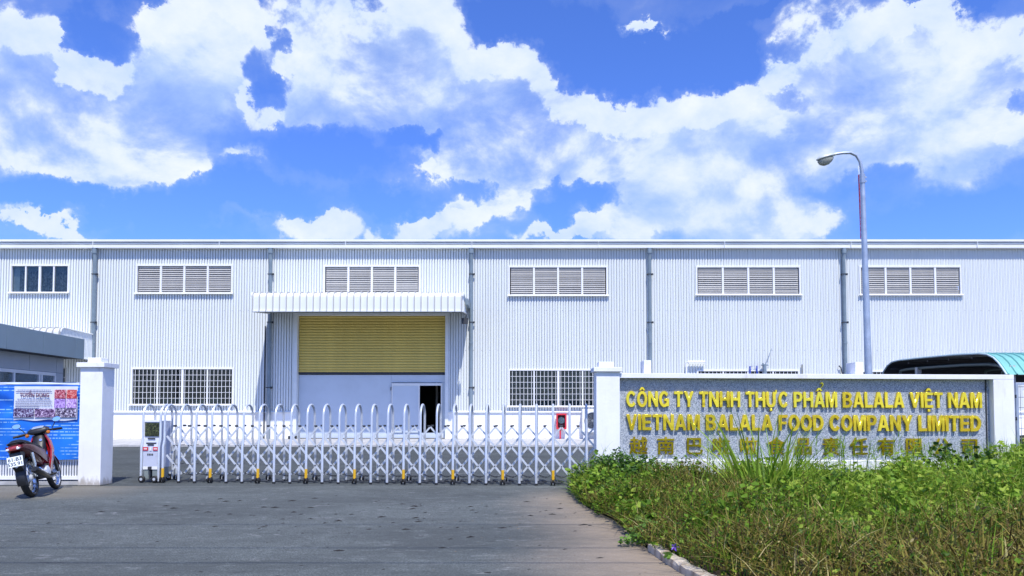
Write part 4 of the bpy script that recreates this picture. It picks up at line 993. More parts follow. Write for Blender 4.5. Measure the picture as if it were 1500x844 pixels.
# ================================================================= OVERHEAD LINE (behind the picture's top edge; its shadows cross the drive)
up_y = 4.6
for i, (yy, zz) in enumerate(((6.14, 7.6), (4.56, 7.4), (4.6, 5.9))):
    pts = [(x, yy, zz-.5*(1-(x/30.0)**2)) for x in np.linspace(-30, 30, 25)]
    o = build(MB().tube(pts, .011, 6), 'overhead_cable', black, cat='cable', group='overhead cables', label=('upper front', 'upper rear', 'lower')[i]+' black power cable strung over the driveway between two poles')
for x in (-30, 30):
    o = build(MB().tube([(x, up_y-.3, -.02), (x, up_y-.3, 8.2)], [.17, .12], 12).box(x-.06, x+.06, 4.4, 6.3, 7.3, 7.44), 'utility_pole', conc, cat='pole', label='concrete power pole on the %s side of the road outside the gate' % ('left' if x < 0 else 'right'))

# ================================================================= MOTORBIKE (own axes: x forward, y left)
def super_ring(x, zc, hw, hh, n=16, e=.75, tilt=0):
    out = []
    for k in range(n):
        a = 2*math.pi*k/n; c, s_ = math.cos(a), math.sin(a)
        dy = hw*math.copysign(abs(c)**e, c); dz = hh*math.copysign(abs(s_)**e, s_)
        out.append((x+tilt*dz, dy, zc+dz))
    return out
def motorbike(loc, heading, lean, label, plate=True, body=redbike, scale=1.13):
    m_ = rotthing('motorbike', loc, heading, label, 'motorbike'); m_.rotation_euler = (lean, 0, heading); m_.scale = (scale,)*3
    R0 = .295; WB = 1.2
    for wx, nm, tw in ((0, 'rear_wheel', .052), (WB, 'front_wheel', .044)):
        c = (wx, 0, R0); ro = R0; ri = ro-.062
        prof = [(ri, -tw*.8), (ri+.03, -tw), (ro-.018, -tw*.8), (ro, -tw*.25), (ro, tw*.25), (ro-.018, tw*.8), (ri+.03, tw), (ri, tw*.8)]
        ty = build(MB().lathe(prof, c, (0, 1, 0), 36, close=True), nm, black, m_, smooth=True)
        rim = build(MB().lathe([(ri-.012, -tw*.55), (ri+.006, -tw*.85), (ri+.006, tw*.85), (ri-.012, tw*.55)], c, (0, 1, 0), 36, close=True), 'rim', chrome, ty, smooth=True)
        mb = MB()
        for k in range(24):
            a = 2*math.pi*k/24; a2 = a+(.5 if k % 2 else -.5); sgn = 1 if k % 4 < 2 else -1
            mb.tube([(wx+.045*math.cos(a2), sgn*.03, R0+.045*math.sin(a2)), (wx+(ri-.01)*math.cos(a), 0, R0+(ri-.01)*math.sin(a))], .0028, 4)
        build(mb, 'spoke', chrome, ty)
        mb = MB(); mb.lathe([(.001, -.065), (.03, -.065), (.055, -.04), (.055, .03), (.03, .06), (.001, .06)], c, (0, 1, 0), 20); 
        build(mb, 'hub', alu2, ty, smooth=True)
        if nm == 'front_wheel': mb = MB(); mb.lathe([(.07, -.068), (.10, -.068), (.10, -.064), (.07, -.064)], c, (0, 1, 0), 24, close=True); build(mb, 'brake_disc', chrome, ty)
    # forks, front fender
    mb = MB()
    for s_ in (-1, 1): mb.tube([(WB, s_*.075, R0), (WB-.13, s_*.075, .72)], [.022, .026], 10)
    build(mb, 'front_fork', blackp, m_, smooth=True)
    def fender(cx, a0, a1, r, hw, name, m):
        mb = MB(); rs = []
        for a in np.linspace(R(a0), R(a1), 12):
            rs.append([(cx+rr_*math.cos(a), y, R0+rr_*math.sin(a)) for rr_, y in ((r-.035, -hw), (r, -hw*.75), (r+.012, 0), (r, hw*.75), (r-.035, hw), (r-.039, hw-.004), (r-.006, hw*.7), (r+.006, 0), (r-.006, -hw*.7), (r-.039, -hw+.004))])
        mb.rings(rs); return build(mb, name, m, m_, smooth=True)
    fender(WB, 20, 175, .315, .06, 'front_fender', body)
    fender(0, 62, 195, .335, .075, 'rear_fender', blackp)
    # frame tube, engine, exhaust
    mb = MB(); mb.tube([(WB-.2, 0, .88), (.75, 0, .52), (.45, 0, .45), (.2, 0, .62), (-.2, 0, .74)], .03, 8)
    for s_ in (-1, 1): mb.tube([(.42, s_*.07, .34), (0, s_*.09, R0)], .022, 8)
    build(mb, 'frame', darksteel, m_, smooth=True)
    mb = MB(); mb.rings([super_ring(x, z, w_, h_) for x, z, w_, h_ in ((.36, .34, .06, .05), (.40, .34, .12, .10), (.58, .34, .13, .11), (.66, .36, .09, .08), (.84, .38, .07, .075), (.88, .38, .05, .05))])
    for k in range(5): mb.box(.69+k*.03, .703+k*.03, -.085, .085, .30, .46)
    en = build(mb, 'engine', mat('engine_alloy', (.20, .20, .21), .45, metal=.7), m_, smooth=True)
    build(MB().lathe([(.001, 0), (.09, 0), (.09, .03), (.06, .045), (.001, .045)], (.5, -.115, .34), (0, -1, 0), 20), 'clutch_cover', alu2, en, smooth=True)
    mb = MB(); mb.tube([(.86, -.05, .36), (.80, -.12, .25), (.55, -.15, .23), (.36, -.155, .26)], .018, 8)
    mb.tube([(.38, -.155, .26), (.33, -.16, .27), (.05, -.17, .34), (-.20, -.175, .405), (-.24, -.176, .415)], [.022, .045, .052, .052, .03], 14)
    ex_ = build(mb, 'exhaust', blackp, m_, smooth=True)
    mb = MB(); mb.tube([(.22, -.185, .315), (-.08, -.20, .39)], .042, 12, flat=.6); build(mb, 'heat_shield', chrome, ex_, smooth=True)
    # body: tail, side, leg shield
    build(MB().rings([super_ring(x, z, w_, h_, e=.85) for x, z, w_, h_ in ((.62, .54, .05, .09), (.50, .58, .115, .15), (.30, .64, .14, .15), (.08, .69, .145, .12), (-.15, .745, .13, .09), (-.30, .78, .11, .06), (-.36, .80, .07, .03))]), 'tail_cowl', maroon, m_, smooth=True)
    mb = MB()
    for s_ in (-1, 1):
        rs = []
        for x, z0_, z1_, y in ((.60, .48, .70, .13), (.45, .52, .70, .15), (.25, .60, .74, .153), (.05, .67, .79, .153), (-.15, .73, .815, .14), (-.30, .775, .83, .11)):
            rs.append([(x, s_*y, z0_), (x, s_*(y+.012), (z0_+z1_)/2), (x, s_*y, z1_), (x, s_*(y-.015), (z0_+z1_)/2)])
        mb.rings(rs)
    build(mb, 'side_panel', maroon if body is redbike else blackp, m_, smooth=True)
    build(MB().rings([super_ring(x, z, w_, h_, e=.8) for x, z, w_, h_ in ((.66, .69, .06, .03), (.58, .73, .10, .045), (.40, .765, .125, .05), (.20, .785, .13, .05), (.0, .83, .12, .055), (-.18, .862, .10, .05), (-.27, .865, .06, .03))]), 'seat', black, m_, smooth=True)
    # leg shield: two curved wings
    mb = MB()
    for s_ in (-1, 1):
        rs = []
        for z, x0_, x1_, y0_, y1_ in ((.95, .90, .98, .04, .10), (.82, .86, 1.0, .05, .155), (.68, .82, 1.0, .06, .175), (.55, .76, .98, .07, .165), (.42, .70, .92, .09, .14), (.33, .70, .84, .10, .12)):
            rs.append([(x0_, s_*y1_*.95, z), ((x0_+x1_)/2, s_*y1_, z), (x1_, s_*y0_, z), (x1_-.03, s_*(y0_-.012), z), ((x0_+x1_)/2-.01, s_*(y1_-.02), z), (x0_, s_*(y1_*.95-.02), z)])
        mb.rings(rs)
    build(mb, 'leg_shield', body, m_, smooth=True)
    build(MB().rings([super_ring(x, z, w_, h_, e=.8) for x, z, w_, h_ in ((.93, .96, .05, .05), (.88, .86, .09, .10), (.80, .72, .10, .12), (.70, .58, .075, .10), (.62, .50, .05, .06))]), 'inner_cover', blackp, m_, smooth=True)
    build(MB().lathe([(.001, 0), (.022, 0), (.022, .006), (.001, .006)], (.80, -.04, .86), (-1, -.2, .3), 12), 'ignition_lock', chrome, m_)
    # handlebar cowl and meter
    build(MB().rings([super_ring(x, z, w_, h_, e=.85) for x, z, w_, h_ in ((.84, 1.0, .08, .02), (.87, 1.01, .15, .05), (.95, 1.02, .165, .065), (1.04, 1.0, .13, .075), (1.10, .97, .08, .05), (1.12, .96, .04, .03))]), 'headlight_cowl', blackp, m_, smooth=True)
    build(MB().rings([super_ring(x, z, w_, h_) for x, z, w_, h_ in ((.86, 1.035, .04, .008), (.88, 1.052, .085, .014), (.95, 1.083, .09, .014), (.99, 1.088, .05, .008))]), 'meter', mat('meter_glass', (.32, .38, .46), .08, coat=1), m_, smooth=True)
    for s_ in (-1, 1):
        build(MB().tube([(.95, s_*.12, 1.0), (.93, s_*.22, 1.0), (.86, s_*.36, .985)], [.014, .016, .018], 8).tube([(.98, s_*.20, .985), (.97, s_*.34, .975)], .008, 6), 'handlebar', black, m_, smooth=True)
        mr = build(MB().tube([(.94, s_*.20, 1.02), (.95, s_*.24, 1.08), (.93, s_*.28, 1.13)], .007, 6), 'mirror', blackp, m_, smooth=True)
        mc = Vector((.925, s_*.30, 1.155)); nrm = Vector((-1, -.05*s_, .12)).normalized(); side = nrm.cross(Vector((0, 0, 1))).normalized(); u2 = side.cross(nrm)
        def ell(sx, sz, off): return [mc+side*sx*math.cos(a)+u2*sz*math.sin(a)+nrm*off for a in np.linspace(0, 2*math.pi, 20, endpoint=False)]
        build(MB().rings([ell(.03, .02, -.035), ell(.06, .038, -.018), ell(.068, .044, 0)]), 'mirror_shell', blackp, mr, smooth=True)
        build(MB().rings([ell(.062, .039, .0005), ell(.061, .038, .003)]), 'mirror_glass', mat('mirror_silver', (.9, .92, .95), .03, metal=1, var=.01), mr)
        build(MB().lathe([(.001, 0), (.026, .005), (.03, .03), (.02, .045), (.001, .05)], (.885, s_*.15, .965), (-1, s_*.3, 0), 12), 'indicator', mat('amber_lens', (.5, .16, .02), .2), m_, smooth=True)
        build(MB().tube([(-.03, s_*.12, .68), (-.01, s_*.12, .48)], .033, 12).tube([(-.01, s_*.12, .48), (.0, s_*.115, .30)], .022, 10), 'shock_absorber', chrome, m_, smooth=True)
        build(MB().tube([(.48, s_*.10, .27), (.47, s_*.26, .28)], .014, 8), 'footrest', black, m_)
    build(MB().rings([super_ring(x, z, w_, h_, e=.7) for x, z, w_, h_ in ((-.24, .80, .085, .035), (-.33, .79, .095, .04), (-.375, .78, .075, .028), (-.385, .78, .04, .012))]), 'tail_light', mat('tail_lamp_lens', (.38, .05, .05), .12, coat=1, var=.5, vscale=30), m_, smooth=True)
    mb = MB()
    for s_ in (-1, 1): mb.rings([super_ring(x, z, .02, h_) for x, z, h_ in ((-.36, .775, .016), (-.392, .775, .018), (-.40, .772, .006))], 0); mb.v[-48:] = [(v[0], v[1]+s_*.07, v[2]) for v in mb.v[-48:]]
    build(mb, 'tail_reflector', mat('clear_lens', (.75, .75, .78), .1), m_, smooth=True, kind='stuff')
    mb = MB(); mb.tube([(-.10, .10, .82), (-.25, .105, .86), (-.33, .05, .865), (-.33, -.05, .865), (-.25, -.105, .86), (-.10, -.10, .82)], .012, 8); build(mb, 'grab_rail', blackp, m_, smooth=True)
    # plate on the fender, tilted back
    pc = Vector((-.40, 0, .585)); ph = R(-18)
    pm = MB(); pm.box(-.004, .004, -.105, .105, -.078, .078); pme = pm.mesh('number_plate', mat('plate_white', (.80, .84, .85), .35, var=.03))
    pl = inst(pme, 'number_plate', m_, pc, rot=(0, R(14), 0))
    if plate:
        for s2, zz in (('61-B3', .008), ('535.91', -.062)):
            tm = text_mesh(s2, .078, .0008, mat('plate_ink', (.03, .05, .09), .5), bold=.0025)
            t2 = bpy.data.objects.new('plate_lettering', tm); link(t2, pl); t2.location = (-.0055, 0, zz); t2.rotation_euler = (R(90), 0, R(-90))
    mb = MB(); mb.add([(-.36, -.085, .72), (-.36, .085, .72), (-.41, .06, .50), (-.41, -.06, .50), (-.20, -.09, .72), (-.20, .09, .72), (-.34, .06, .42), (-.34, -.06, .42)], [(0,1,2,3), (4,5,6,7), (0,3,7,4), (1,2,6,5), (0,1,5,4), (3,2,6,7)]); mb.v = [(x+.03, y, z) for x, y, z in mb.v]
    build(mb, 'plate_bracket', blackp, m_, bevel=.01)
    build(MB().lathe([(.001, 0), (.028, 0), (.028, .008), (.001, .008)], (-.385, 0, .515), (-1, 0, 0), 14), 'reflector', mat('clear_lens', (.75, .75, .78), .1), m_)
    mb = MB(); mb.tube([(.42, .10, .28), (.38, .24, .02)], .012, 8); mb.box(.34, .41, .215, .26, .0, .02); build(mb, 'side_stand', darksteel, m_)
    return m_
hd = math.atan2(1.0, -.28)
motorbike((-8.36, 13.30, 0.0), hd, R(-12.5), 'black and red motorbike with number plate parked in front of the blue banner')
motorbike((12.3, 17.6, 0.0), R(170), R(-4), 'dark motorbike standing under the shed at the right edge', plate=False, body=blackp)

# ================================================================= VERGE: soil, kerb
g = MB(); ring = EDGE[::-1]+[(1.15, 15.2), (60, 15.2), (60, 2.0)]
ring = [(60, 15.2)]+[(x+.02, y) for x, y in EDGE][0:]+[(60, 2.0)]
g.add([(x, y, .02) for x, y in ring], [tuple(range(len(ring)))])
build(g, 'verge_soil', soil, kind='structure')
kb = thing('kerb', (1.7, 7, 0), 'chipped concrete kerb half buried along the weedy verge', 'kerb')
def edge_at(y):
    ys = [e[1] for e in EDGE][::-1]; xs = [e[0] for e in EDGE][::-1]; return float(np.interp(y, ys, xs))
rk = random.Random(5); y = 8.35
while y > 2.6:
    L = .52+rk.uniform(-.06, .08); y2 = y-L; xa_, xb_ = edge_at(y), edge_at(y2)
    d = Vector((xb_-xa_, y2-y, 0)); ln = d.length; d.normalize(); nn = Vector((-d.y, d.x, 0))   # nn points to the bed
    if nn.x < 0: nn = -nn
    bm = bmesh.new(); bmesh.ops.create_cube(bm, size=1)
    bmesh.ops.subdivide_edges(bm, edges=bm.edges[:], cuts=3, use_grid_fill=True)
    for v in bm.verts:
        p_ = v.co.copy(); v.co = Vector((p_.x*.135, p_.y*(ln-.008), p_.z*.16))
        if p_.z > .3: v.co += Vector((rk.uniform(-.008, .008), rk.uniform(-.006, .006), rk.uniform(-.013, .006)))
        if abs(p_.x) > .4 and p_.z > .4: v.co.z -= .012; v.co.x *= .94
    me = bpy.data.meshes.new('kerb_stone'); bm.to_mesh(me); bm.free(); me.materials.append(kerbm)
    c = Vector(((xa_+xb_)/2, (y+y2)/2, .0+rk.uniform(-.010, .006)))+nn*.05
    o = inst(me, 'kerb_stone', kb, c, rot=(rk.uniform(-.02, .02), rk.uniform(-.05, .05), math.atan2(d.y, d.x)-math.pi/2))
    y = y2

# ================================================================= VEGETATION
def np_mesh(name, V, Fq, tone, m, smooth=False):
    """V (n,3); Fq (k,4) quads; tone per vertex"""
    me = bpy.data.meshes.new(name); me.vertices.add(len(V)); me.vertices.foreach_set('co', np.asarray(V, np.float32).ravel())
    k = len(Fq); me.loops.add(4*k); me.polygons.add(k)
    me.loops.foreach_set('vertex_index', np.asarray(Fq, np.int32).ravel()); me.polygons.foreach_set('loop_start', np.arange(0, 4*k, 4, dtype=np.int32)); me.polygons.foreach_set('loop_total', np.full(k, 4, np.int32))
    at_ = me.attributes.new('tone', 'FLOAT', 'POINT'); at_.data.foreach_set('value', np.clip(tone, 0, 1).astype(np.float32))
    me.update(calc_edges=True); me.materials.append(m); return me
def blades(P, h, wd, az, lean, tone, curl=.5, segs=3):
    """tapered bent blades rooted at P"""
    n = len(P); d = np.stack([np.cos(az), np.sin(az), np.zeros(n)], 1); sd = np.stack([-np.sin(az), np.cos(az), np.zeros(n)], 1)
    V = []; 
    for s_ in range(segs+1):
        t = s_/segs; hor = h*(lean*t+curl*lean*t*t); ver = h*(t-.35*curl*np.abs(lean)*t*t)
        c = P+d*hor[:, None]+np.array([0, 0, 1])*ver[:, None]; w_ = wd*(1-t**1.6)*.5+.0008
        V.append(c-sd*w_[:, None]); V.append(c+sd*w_[:, None])
    V = np.stack(V, 1).reshape(-1, 3); m = 2*(segs+1); base = (np.arange(n)*m)[:, None]
    Fs = np.concatenate([base+np.array([2*s_, 2*s_+1, 2*s_+3, 2*s_+2])[None] for s_ in range(segs)], 0)
    return V, Fs, np.repeat(tone, m)
def leaves(P, size, tone, up=.5, ratio=.75, r=None):
    """kite leaves folded on the midrib"""
    r = r or rng; n = len(P); nz = r.normal(size=(n, 3)); nz[:, 2] = np.abs(nz[:, 2])+up; nz /= np.linalg.norm(nz, axis=1)[:, None]
    a = r.normal(size=(n, 3)); a -= nz*(a*nz).sum(1)[:, None]; a /= np.linalg.norm(a, axis=1)[:, None]; b = np.cross(nz, a)
    s_ = size[:, None]
    base = P; tip = P+a*s_; mid = P+a*s_*.42
    l = mid+b*s_*ratio*.5+nz*s_*.12; rt = mid-b*s_*ratio*.5+nz*s_*.12; l2 = P+a*s_*.75+b*s_*ratio*.3+nz*s_*.06; r2 = P+a*s_*.75-b*s_*ratio*.3+nz*s_*.06
    V = np.stack([base, l, l2, tip, r2, rt], 1).reshape(-1, 3); k = (np.arange(n)*6)[:, None]
    F_ = np.concatenate([k+np.array([0, 1, 2, 3])[None], k+np.array([0, 3, 4, 5])[None]], 0)
    return V, F_, np.repeat(tone, 6)
def merge(*parts):
    V = []; Fm = []; Tn = []; o_ = 0
    for v, f, t in parts: V.append(v); Fm.append(f+o_); Tn.append(t); o_ += len(v)
    return np.concatenate(V), np.concatenate(Fm), np.concatenate(Tn)
exs = np.array([e[0] for e in EDGE][::-1]); eys = np.array([e[1] for e in EDGE][::-1])
# smooth value noise for patchiness and heights
_g = rng.random((64, 64))
def vn(x, y, s_):
    x = np.asarray(x)*s_+20; y = np.asarray(y)*s_+20; xi = np.floor(x).astype(int); yi = np.floor(y).astype(int); fx_ = x-xi; fy_ = y-yi; fx_ = fx_*fx_*(3-2*fx_); fy_ = fy_*fy_*(3-2*fy_)
    G = lambda i, j: _g[i % 64, j % 64]
    return (G(xi, yi)*(1-fx_)+G(xi+1, yi)*fx_)*(1-fy_)+(G(xi, yi+1)*(1-fx_)+G(xi+1, yi+1)*fx_)*fy_
def top_h(x, y):
    """height of the weed canopy over the bed"""
    h = .06+.34*vn(x, y, 1.3)+.52*vn(x, y, 3.1)**1.8
    h = h+.08*np.clip((y-9)/5, 0, 1)+.10*np.clip((x-7.6)/1.5, 0, 1)*np.clip((y-11)/2, 0, 1)
    h = h*(1-.32*np.clip((y-12.2)/1.5, 0, 1)*np.clip((x-2.6)/.6, 0, 1)*np.clip((9.0-x)/.8, 0, 1))
    ed = np.clip((x-np.interp(y, eys, exs)+.10)/.55, 0, 1); h = h*(.35+.65*ed)
    return h
def scatter(n, ylo=3.2, yhi=14.75, near=1.0):
    """points in the bed that the camera side can see, denser close by"""
    y = ylo+(yhi-ylo)*rng.random(n*2)**near; xl = np.interp(y, eys, exs)-.06+.17*np.clip((8.2-y)/.4, 0, 1); xr = np.minimum(.72*y+1.2, 11.5)
    x = xl+(xr-xl)*rng.random(n*2); keep = rng.random(n*2) < np.clip((xr-xl)/7.5, 0.1, 1); x, y = x[keep][:n], y[keep][:n]
    return x, y
def green(x, y):      # 0 dry .. 1 green, by place
    g_ = .20+1.05*np.clip((x-3.2)/1.8, 0, 1)*np.clip((y-7.6)/2.4, 0, 1)+.75*(vn(x, y, 1.0)-.45)+.35*(vn(x+9, y, 3.0)-.5)
    g_ += .55*np.clip((x-6.0)/1.5, 0, 1)*np.clip((9.0-y)/2, 0, 1)
    g_ += .30*np.exp(-((x-1.9)/.9)**2-((y-13.2)/1.6)**2)
    g_ -= .5*np.clip((8.2-y)/2, 0, 1)*np.clip((6.2-x)/1.5, .3, 1)
    return np.clip(g_*1.15+.08, 0, 1)
dry_m = leaf_mat('dry_weed', [(0, (.028, .020, .010)), (.25, (.10, .072, .020)), (.5, (.25, .195, .045)), (.75, (.20, .23, .03)), (1, (.50, .42, .19))], .25, .7)
grn_m = leaf_mat('green_weed', [(0, (.016, .042, .008)), (.3, (.070, .155, .012)), (.65, (.19, .33, .025)), (1, (.38, .47, .07))], .35, .5)
# dry crisscross stems
x, y = scatter(52000, near=.9); hh = top_h(x, y); keep = rng.random(len(x)) < 1.05-green(x, y)*.75; x, y, hh = x[keep], y[keep], hh[keep]; n = len(x)
P = np.stack([x, y, .02+hh*rng.random(n)**.6*.85], 1)
A = blades(P, .07+.15*rng.random(n), .006+.007*rng.random(n), rng.random(n)*6.28, rng.normal(0, 1.1, n), np.clip(.45+.25*rng.normal(size=n)+.2*(vn(x, y, 5)-.5), 0, 1), segs=2)
x, y = scatter(42000, near=.9); hh = top_h(x, y); keep = rng.random(len(x)) < 1.0-green(x, y)*.7; x, y, hh = x[keep], y[keep], hh[keep]; n = len(x)
B = leaves(np.stack([x, y, .02+hh*rng.random(n)**.5*.95], 1), .018+.03*rng.random(n), np.clip(.45+.28*rng.normal(size=n), 0, 1), ratio=.5)
o = bpy.data.objects.new('dry_weeds', np_mesh('dry_weeds', *merge(A, B), dry_m)); link(o)
tagit(o, 'tangled brown and olive dried weeds covering the verge before the sign', 'weeds', kind='stuff')
# green leaves and grass
x, y = scatter(120000, near=.9); gr_ = green(x, y); hh = top_h(x, y); keep = rng.random(len(x)) < .12+gr_*.8; x, y, hh, gr_ = x[keep], y[keep], hh[keep], gr_[keep]; n = len(x)
A = leaves(np.stack([x, y, .02+hh*rng.random(n)**.5], 1), (.02+.055*rng.random(n)**2.5), np.clip(.28+.40*gr_+.25*rng.normal(size=n), 0, 1), ratio=.7)
x, y = scatter(46000, near=.9); gr_ = green(x, y); hh = top_h(x, y); keep = rng.random(len(x)) < .12+gr_*.8; x, y, hh, gr_ = x[keep], y[keep], hh[keep], gr_[keep]; n = len(x)
B = blades(np.stack([x, y, np.full(n, .02)+hh*.35*rng.random(n)], 1), hh*(.55+.55*rng.random(n)), .006+.013*rng.random(n)**1.5, rng.random(n)*6.28, rng.normal(0, .8, n), np.clip(.35+.3*gr_+.2*rng.normal(size=n), 0, 1), segs=3)
x, y = scatter(26000, near=.8); gr_ = green(x, y); cl = vn(x+3, y+5, 2.2)*(.35+.9*gr_); keep = cl > .52; x, y, gr_ = x[keep], y[keep], gr_[keep]; hh = top_h(x, y)+.05; n = len(x)
L2 = leaves(np.stack([x, y, .04+hh*rng.random(n)**.35], 1), .05+.06*rng.random(n), np.clip(.35+.35*gr_+.2*rng.normal(size=n), 0, 1), ratio=.9, up=1.0)
A = merge(A, L2)
o = bpy.data.objects.new('green_weeds', np_mesh('green_weeds', *merge(A, B), grn_m)); link(o)
tagit(o, 'low green weeds and grass growing through the dry growth on the verge', 'weeds', kind='stuff')

def plant(name, cx, cy, label, cat, parts, group=None):
    t = thing(name, (cx, cy, .02), label, cat, group)
    for nm, (V, F_, tn), m in parts:
        o = bpy.data.objects.new(nm, np_mesh(nm, V-np.array([cx, cy, .02]), F_, tn, m)); link(o, t)
        if nm == 'seed_head': o['kind'] = 'stuff'
    return t
def grass_clump(cx, cy, n, hmin, hmax, spread, label, wd=(.010, .024), lean=.22, tone=.6, seed=1):
    r = np.random.default_rng(seed); a = r.random(n)*6.28; rad = spread*np.sqrt(r.random(n)); P = np.stack([cx+rad*np.cos(a), cy+rad*np.sin(a)*.7, np.full(n, .02)], 1)
    h = hmin+(hmax-hmin)*r.random(n); az = a+r.normal(0, .6, n)
    bl = blades(P, h, wd[0]+(wd[1]-wd[0])*r.random(n), az, lean*(.3+np.abs(r.normal(0, 1, n))), np.clip(tone+.2*r.normal(size=n), 0, 1), curl=1.1, segs=6)
    return plant('grass_clump', cx, cy, label, 'grass clump', [('blade', bl, grn_m)])
grass_clump(at(1118, 700, 11.2).x, 11.2, 85, .85, 1.95, .36, 'tallest clump of long bright green grass in front of the lettering', seed=2, tone=.72, wd=(.018, .052), lean=.30)
grass_clump(at(1155, 700, 11.8).x, 11.8, 70, .7, 1.35, .36, 'broad leafy grass tuft just right of the tallest clump', seed=3, wd=(.015, .032), tone=.62)
grass_clump(at(1240, 700, 12.3).x, 12.3, 110, .4, .85, .6, 'medium grass tuft below the third line of gold characters', seed=4, tone=.7)
grass_clump(at(1310, 700, 9.3).x, 9.3, 60, .3, .62, .4, 'low spreading tuft in the middle of the right verge', seed=5, tone=.65)
grass_clump(at(1185, 760, 8.4).x, 8.4, 45, .35, .72, .25, 'arching pale tuft low beneath the tall grass', seed=6, tone=.8)
grass_clump(at(1470, 700, 10.5).x, 10.5, 110, .5, .95, .5, 'grass tuft at the right edge of the picture', seed=7, tone=.6)
grass_clump(at(1035, 760, 9.6).x, 9.6, 40, .3, .6, .3, 'small green tuft among the brown weeds left of the tall grass', seed=8, tone=.55)
for i, (px, Y, n, hm, lb) in enumerate(((1090, 9.0, 34, .5, 'thin tuft low in the brown middle of the verge'), (1255, 10.4, 60, .62, 'lush tuft behind the round leaved weed'), (1400, 8.8, 60, .6, 'lush tuft low near the right edge of the picture'),
        (1440, 7.6, 50, .5, 'near bright tuft at the lower right corner'), (1215, 10.6, 50, .6, 'green tuft right of the arching pale tuft'), (1340, 10.8, 60, .66, 'green tuft in front of the broad leaved vines'), (1160, 6.9, 30, .42, 'yellowish tuft at the bottom middle of the verge'))):
    grass_clump(at(px, 700, Y).x, Y, n, hm*.5, hm, .45, lb, seed=60+i, tone=.45+.12*(i % 4), wd=(.010, .030), lean=.45)
# flowering seed stalks before the sign
def stalks(cx, cy, n, h, label, seed, spread=.5):
    r = np.random.default_rng(seed); a = r.random(n)*6.28; P = np.stack([cx+spread*r.normal(size=n)*.6, cy+.2*r.normal(size=n), np.full(n, .2)], 1)
    H_ = h*(.7+.3*r.random(n)); az = r.random(n)*6.28; ln = .18*np.abs(r.normal(size=n))+.04
    st = blades(P, H_, np.full(n, .016), az, ln, r.random(n)*.3+.35, segs=4)
    tips = P+np.stack([np.cos(az)*H_*ln*1.2, np.sin(az)*H_*ln*1.2, H_*.93], 1); q = 6
    tp = np.repeat(tips, q, 0)-np.array([0, 0, 1])*np.repeat(H_, q)[:, None]*(.35*r.random(n*q))[:, None]; m = len(tp)
    br = blades(tp, .10+.16*r.random(m), np.full(m, .011), r.random(m)*6.28, r.normal(0, .8, m), r.random(m)*.4+.4, segs=2)
    lf = leaves(tp+r.normal(0, .03, (m, 3)), .02+.035*r.random(m), r.random(m)*.5+.2, r=r, ratio=.4)
    return plant('seed_stalk_weed', cx, cy, label, 'weed', [('stem', st, grn_m), ('seed_head', merge(br, lf), grn_m)])
for i, (px, Y, n, h, lb) in enumerate(((1062, 13.9, 8, .95, 'thin trailing weed in front of the third gold character'), (1205, 13.4, 12, .95, 'thin branching stalks right of the tall grass'), (1230, 13.6, 10, .9, 'leafy stalk before the eighth gold character'), (1335, 13.8, 12, .9, 'crossing thin stalks before the eleventh gold character'), (1310, 13.0, 10, .7, 'low wispy stalks between the tenth and eleventh gold characters'), (1395, 13.6, 16, .8, 'wispy dark stalks under the end of the lettering'), (1460, 14.0, 22, .72, 'dark feathery weed against the right end pier of the sign'), (905, 14.2, 5, .62, 'bare twiggy stalk against the left sign pillar'))):
    stalks(at(px, 650, Y).x, Y, n, h, lb, 20+i, .4)
# leafy bushes
def bush(name, cx, cy, rx, ry, h, n, size, label, m, tone, seed, cat='bush', ratio=.85, stem_n=60):
    r = np.random.default_rng(seed); d = r.normal(size=(n, 3)); d /= np.linalg.norm(d, axis=1)[:, None]; rad = r.random(n)**.25
    P = d*rad[:, None]*np.array([rx, ry, h]); P[:, 2] = np.abs(P[:, 2]); bump_ = .75+.55*vn(P[:, 0]*3+seed, P[:, 1]*3, 1.6); P[:, 2] *= bump_; P[:, :2] *= (.75+.5*vn(P[:, 0]*4+seed, P[:, 1]*4, 1.0))[:, None]; P += np.array([cx, cy, .03])
    sz = size*(.5+.9*r.random(n)); lf = leaves(P, sz, np.clip(tone+.2*r.normal(size=n)+.25*(vn(P[:, 0], P[:, 2]*2, 4)-.5), 0, 1), r=r, ratio=ratio, up=.6)
    k = stem_n; pick = P[r.integers(0, n, k)]; root = np.stack([cx+(pick[:, 0]-cx)*.3, cy+(pick[:, 1]-cy)*.3, np.full(k, .02)], 1)
    dv = pick-root; hgt = dv[:, 2]; az = np.arctan2(dv[:, 1], dv[:, 0]); ln = np.hypot(dv[:, 0], dv[:, 1])/np.maximum(hgt, .05)
    st = blades(root, hgt, np.full(k, .008), az, np.clip(ln, 0, 3)/1.2, np.full(k, .15), segs=3, curl=.2)
    return plant(name, cx, cy, label, cat, [('foliage', lf, m), ('stem', st, m)])
vine_m = leaf_mat('dark_green_leaf', [(0, (.012, .036, .012)), (.4, (.042, .105, .022)), (.75, (.10, .20, .035)), (1, (.19, .31, .07))], .25, .4)
lime_m = leaf_mat('lime_leaf', [(0, (.07, .16, .03)), (.5, (.16, .30, .05)), (1, (.28, .42, .09))], .35, .45)
bush('creeping_bush', at(915, 690, 13.7).x, 13.7, .95, .8, .66, 7000, .055, 'dark leafy creeper mounded against the left pillar of the sign', vine_m, .55, 41)
bush('creeping_bush', at(893, 720, 12.8).x, 12.7, .55, .9, .36, 4600, .055, 'lower dark creeper spilling left over the driveway edge', vine_m, .6, 42)
bush('creeping_bush', at(935, 740, 11.2).x, 11.4, .7, 1.2, .38, 3800, .042, 'dusty creeper between the driveway edge and the brown weeds', grn_m, .30, 43)
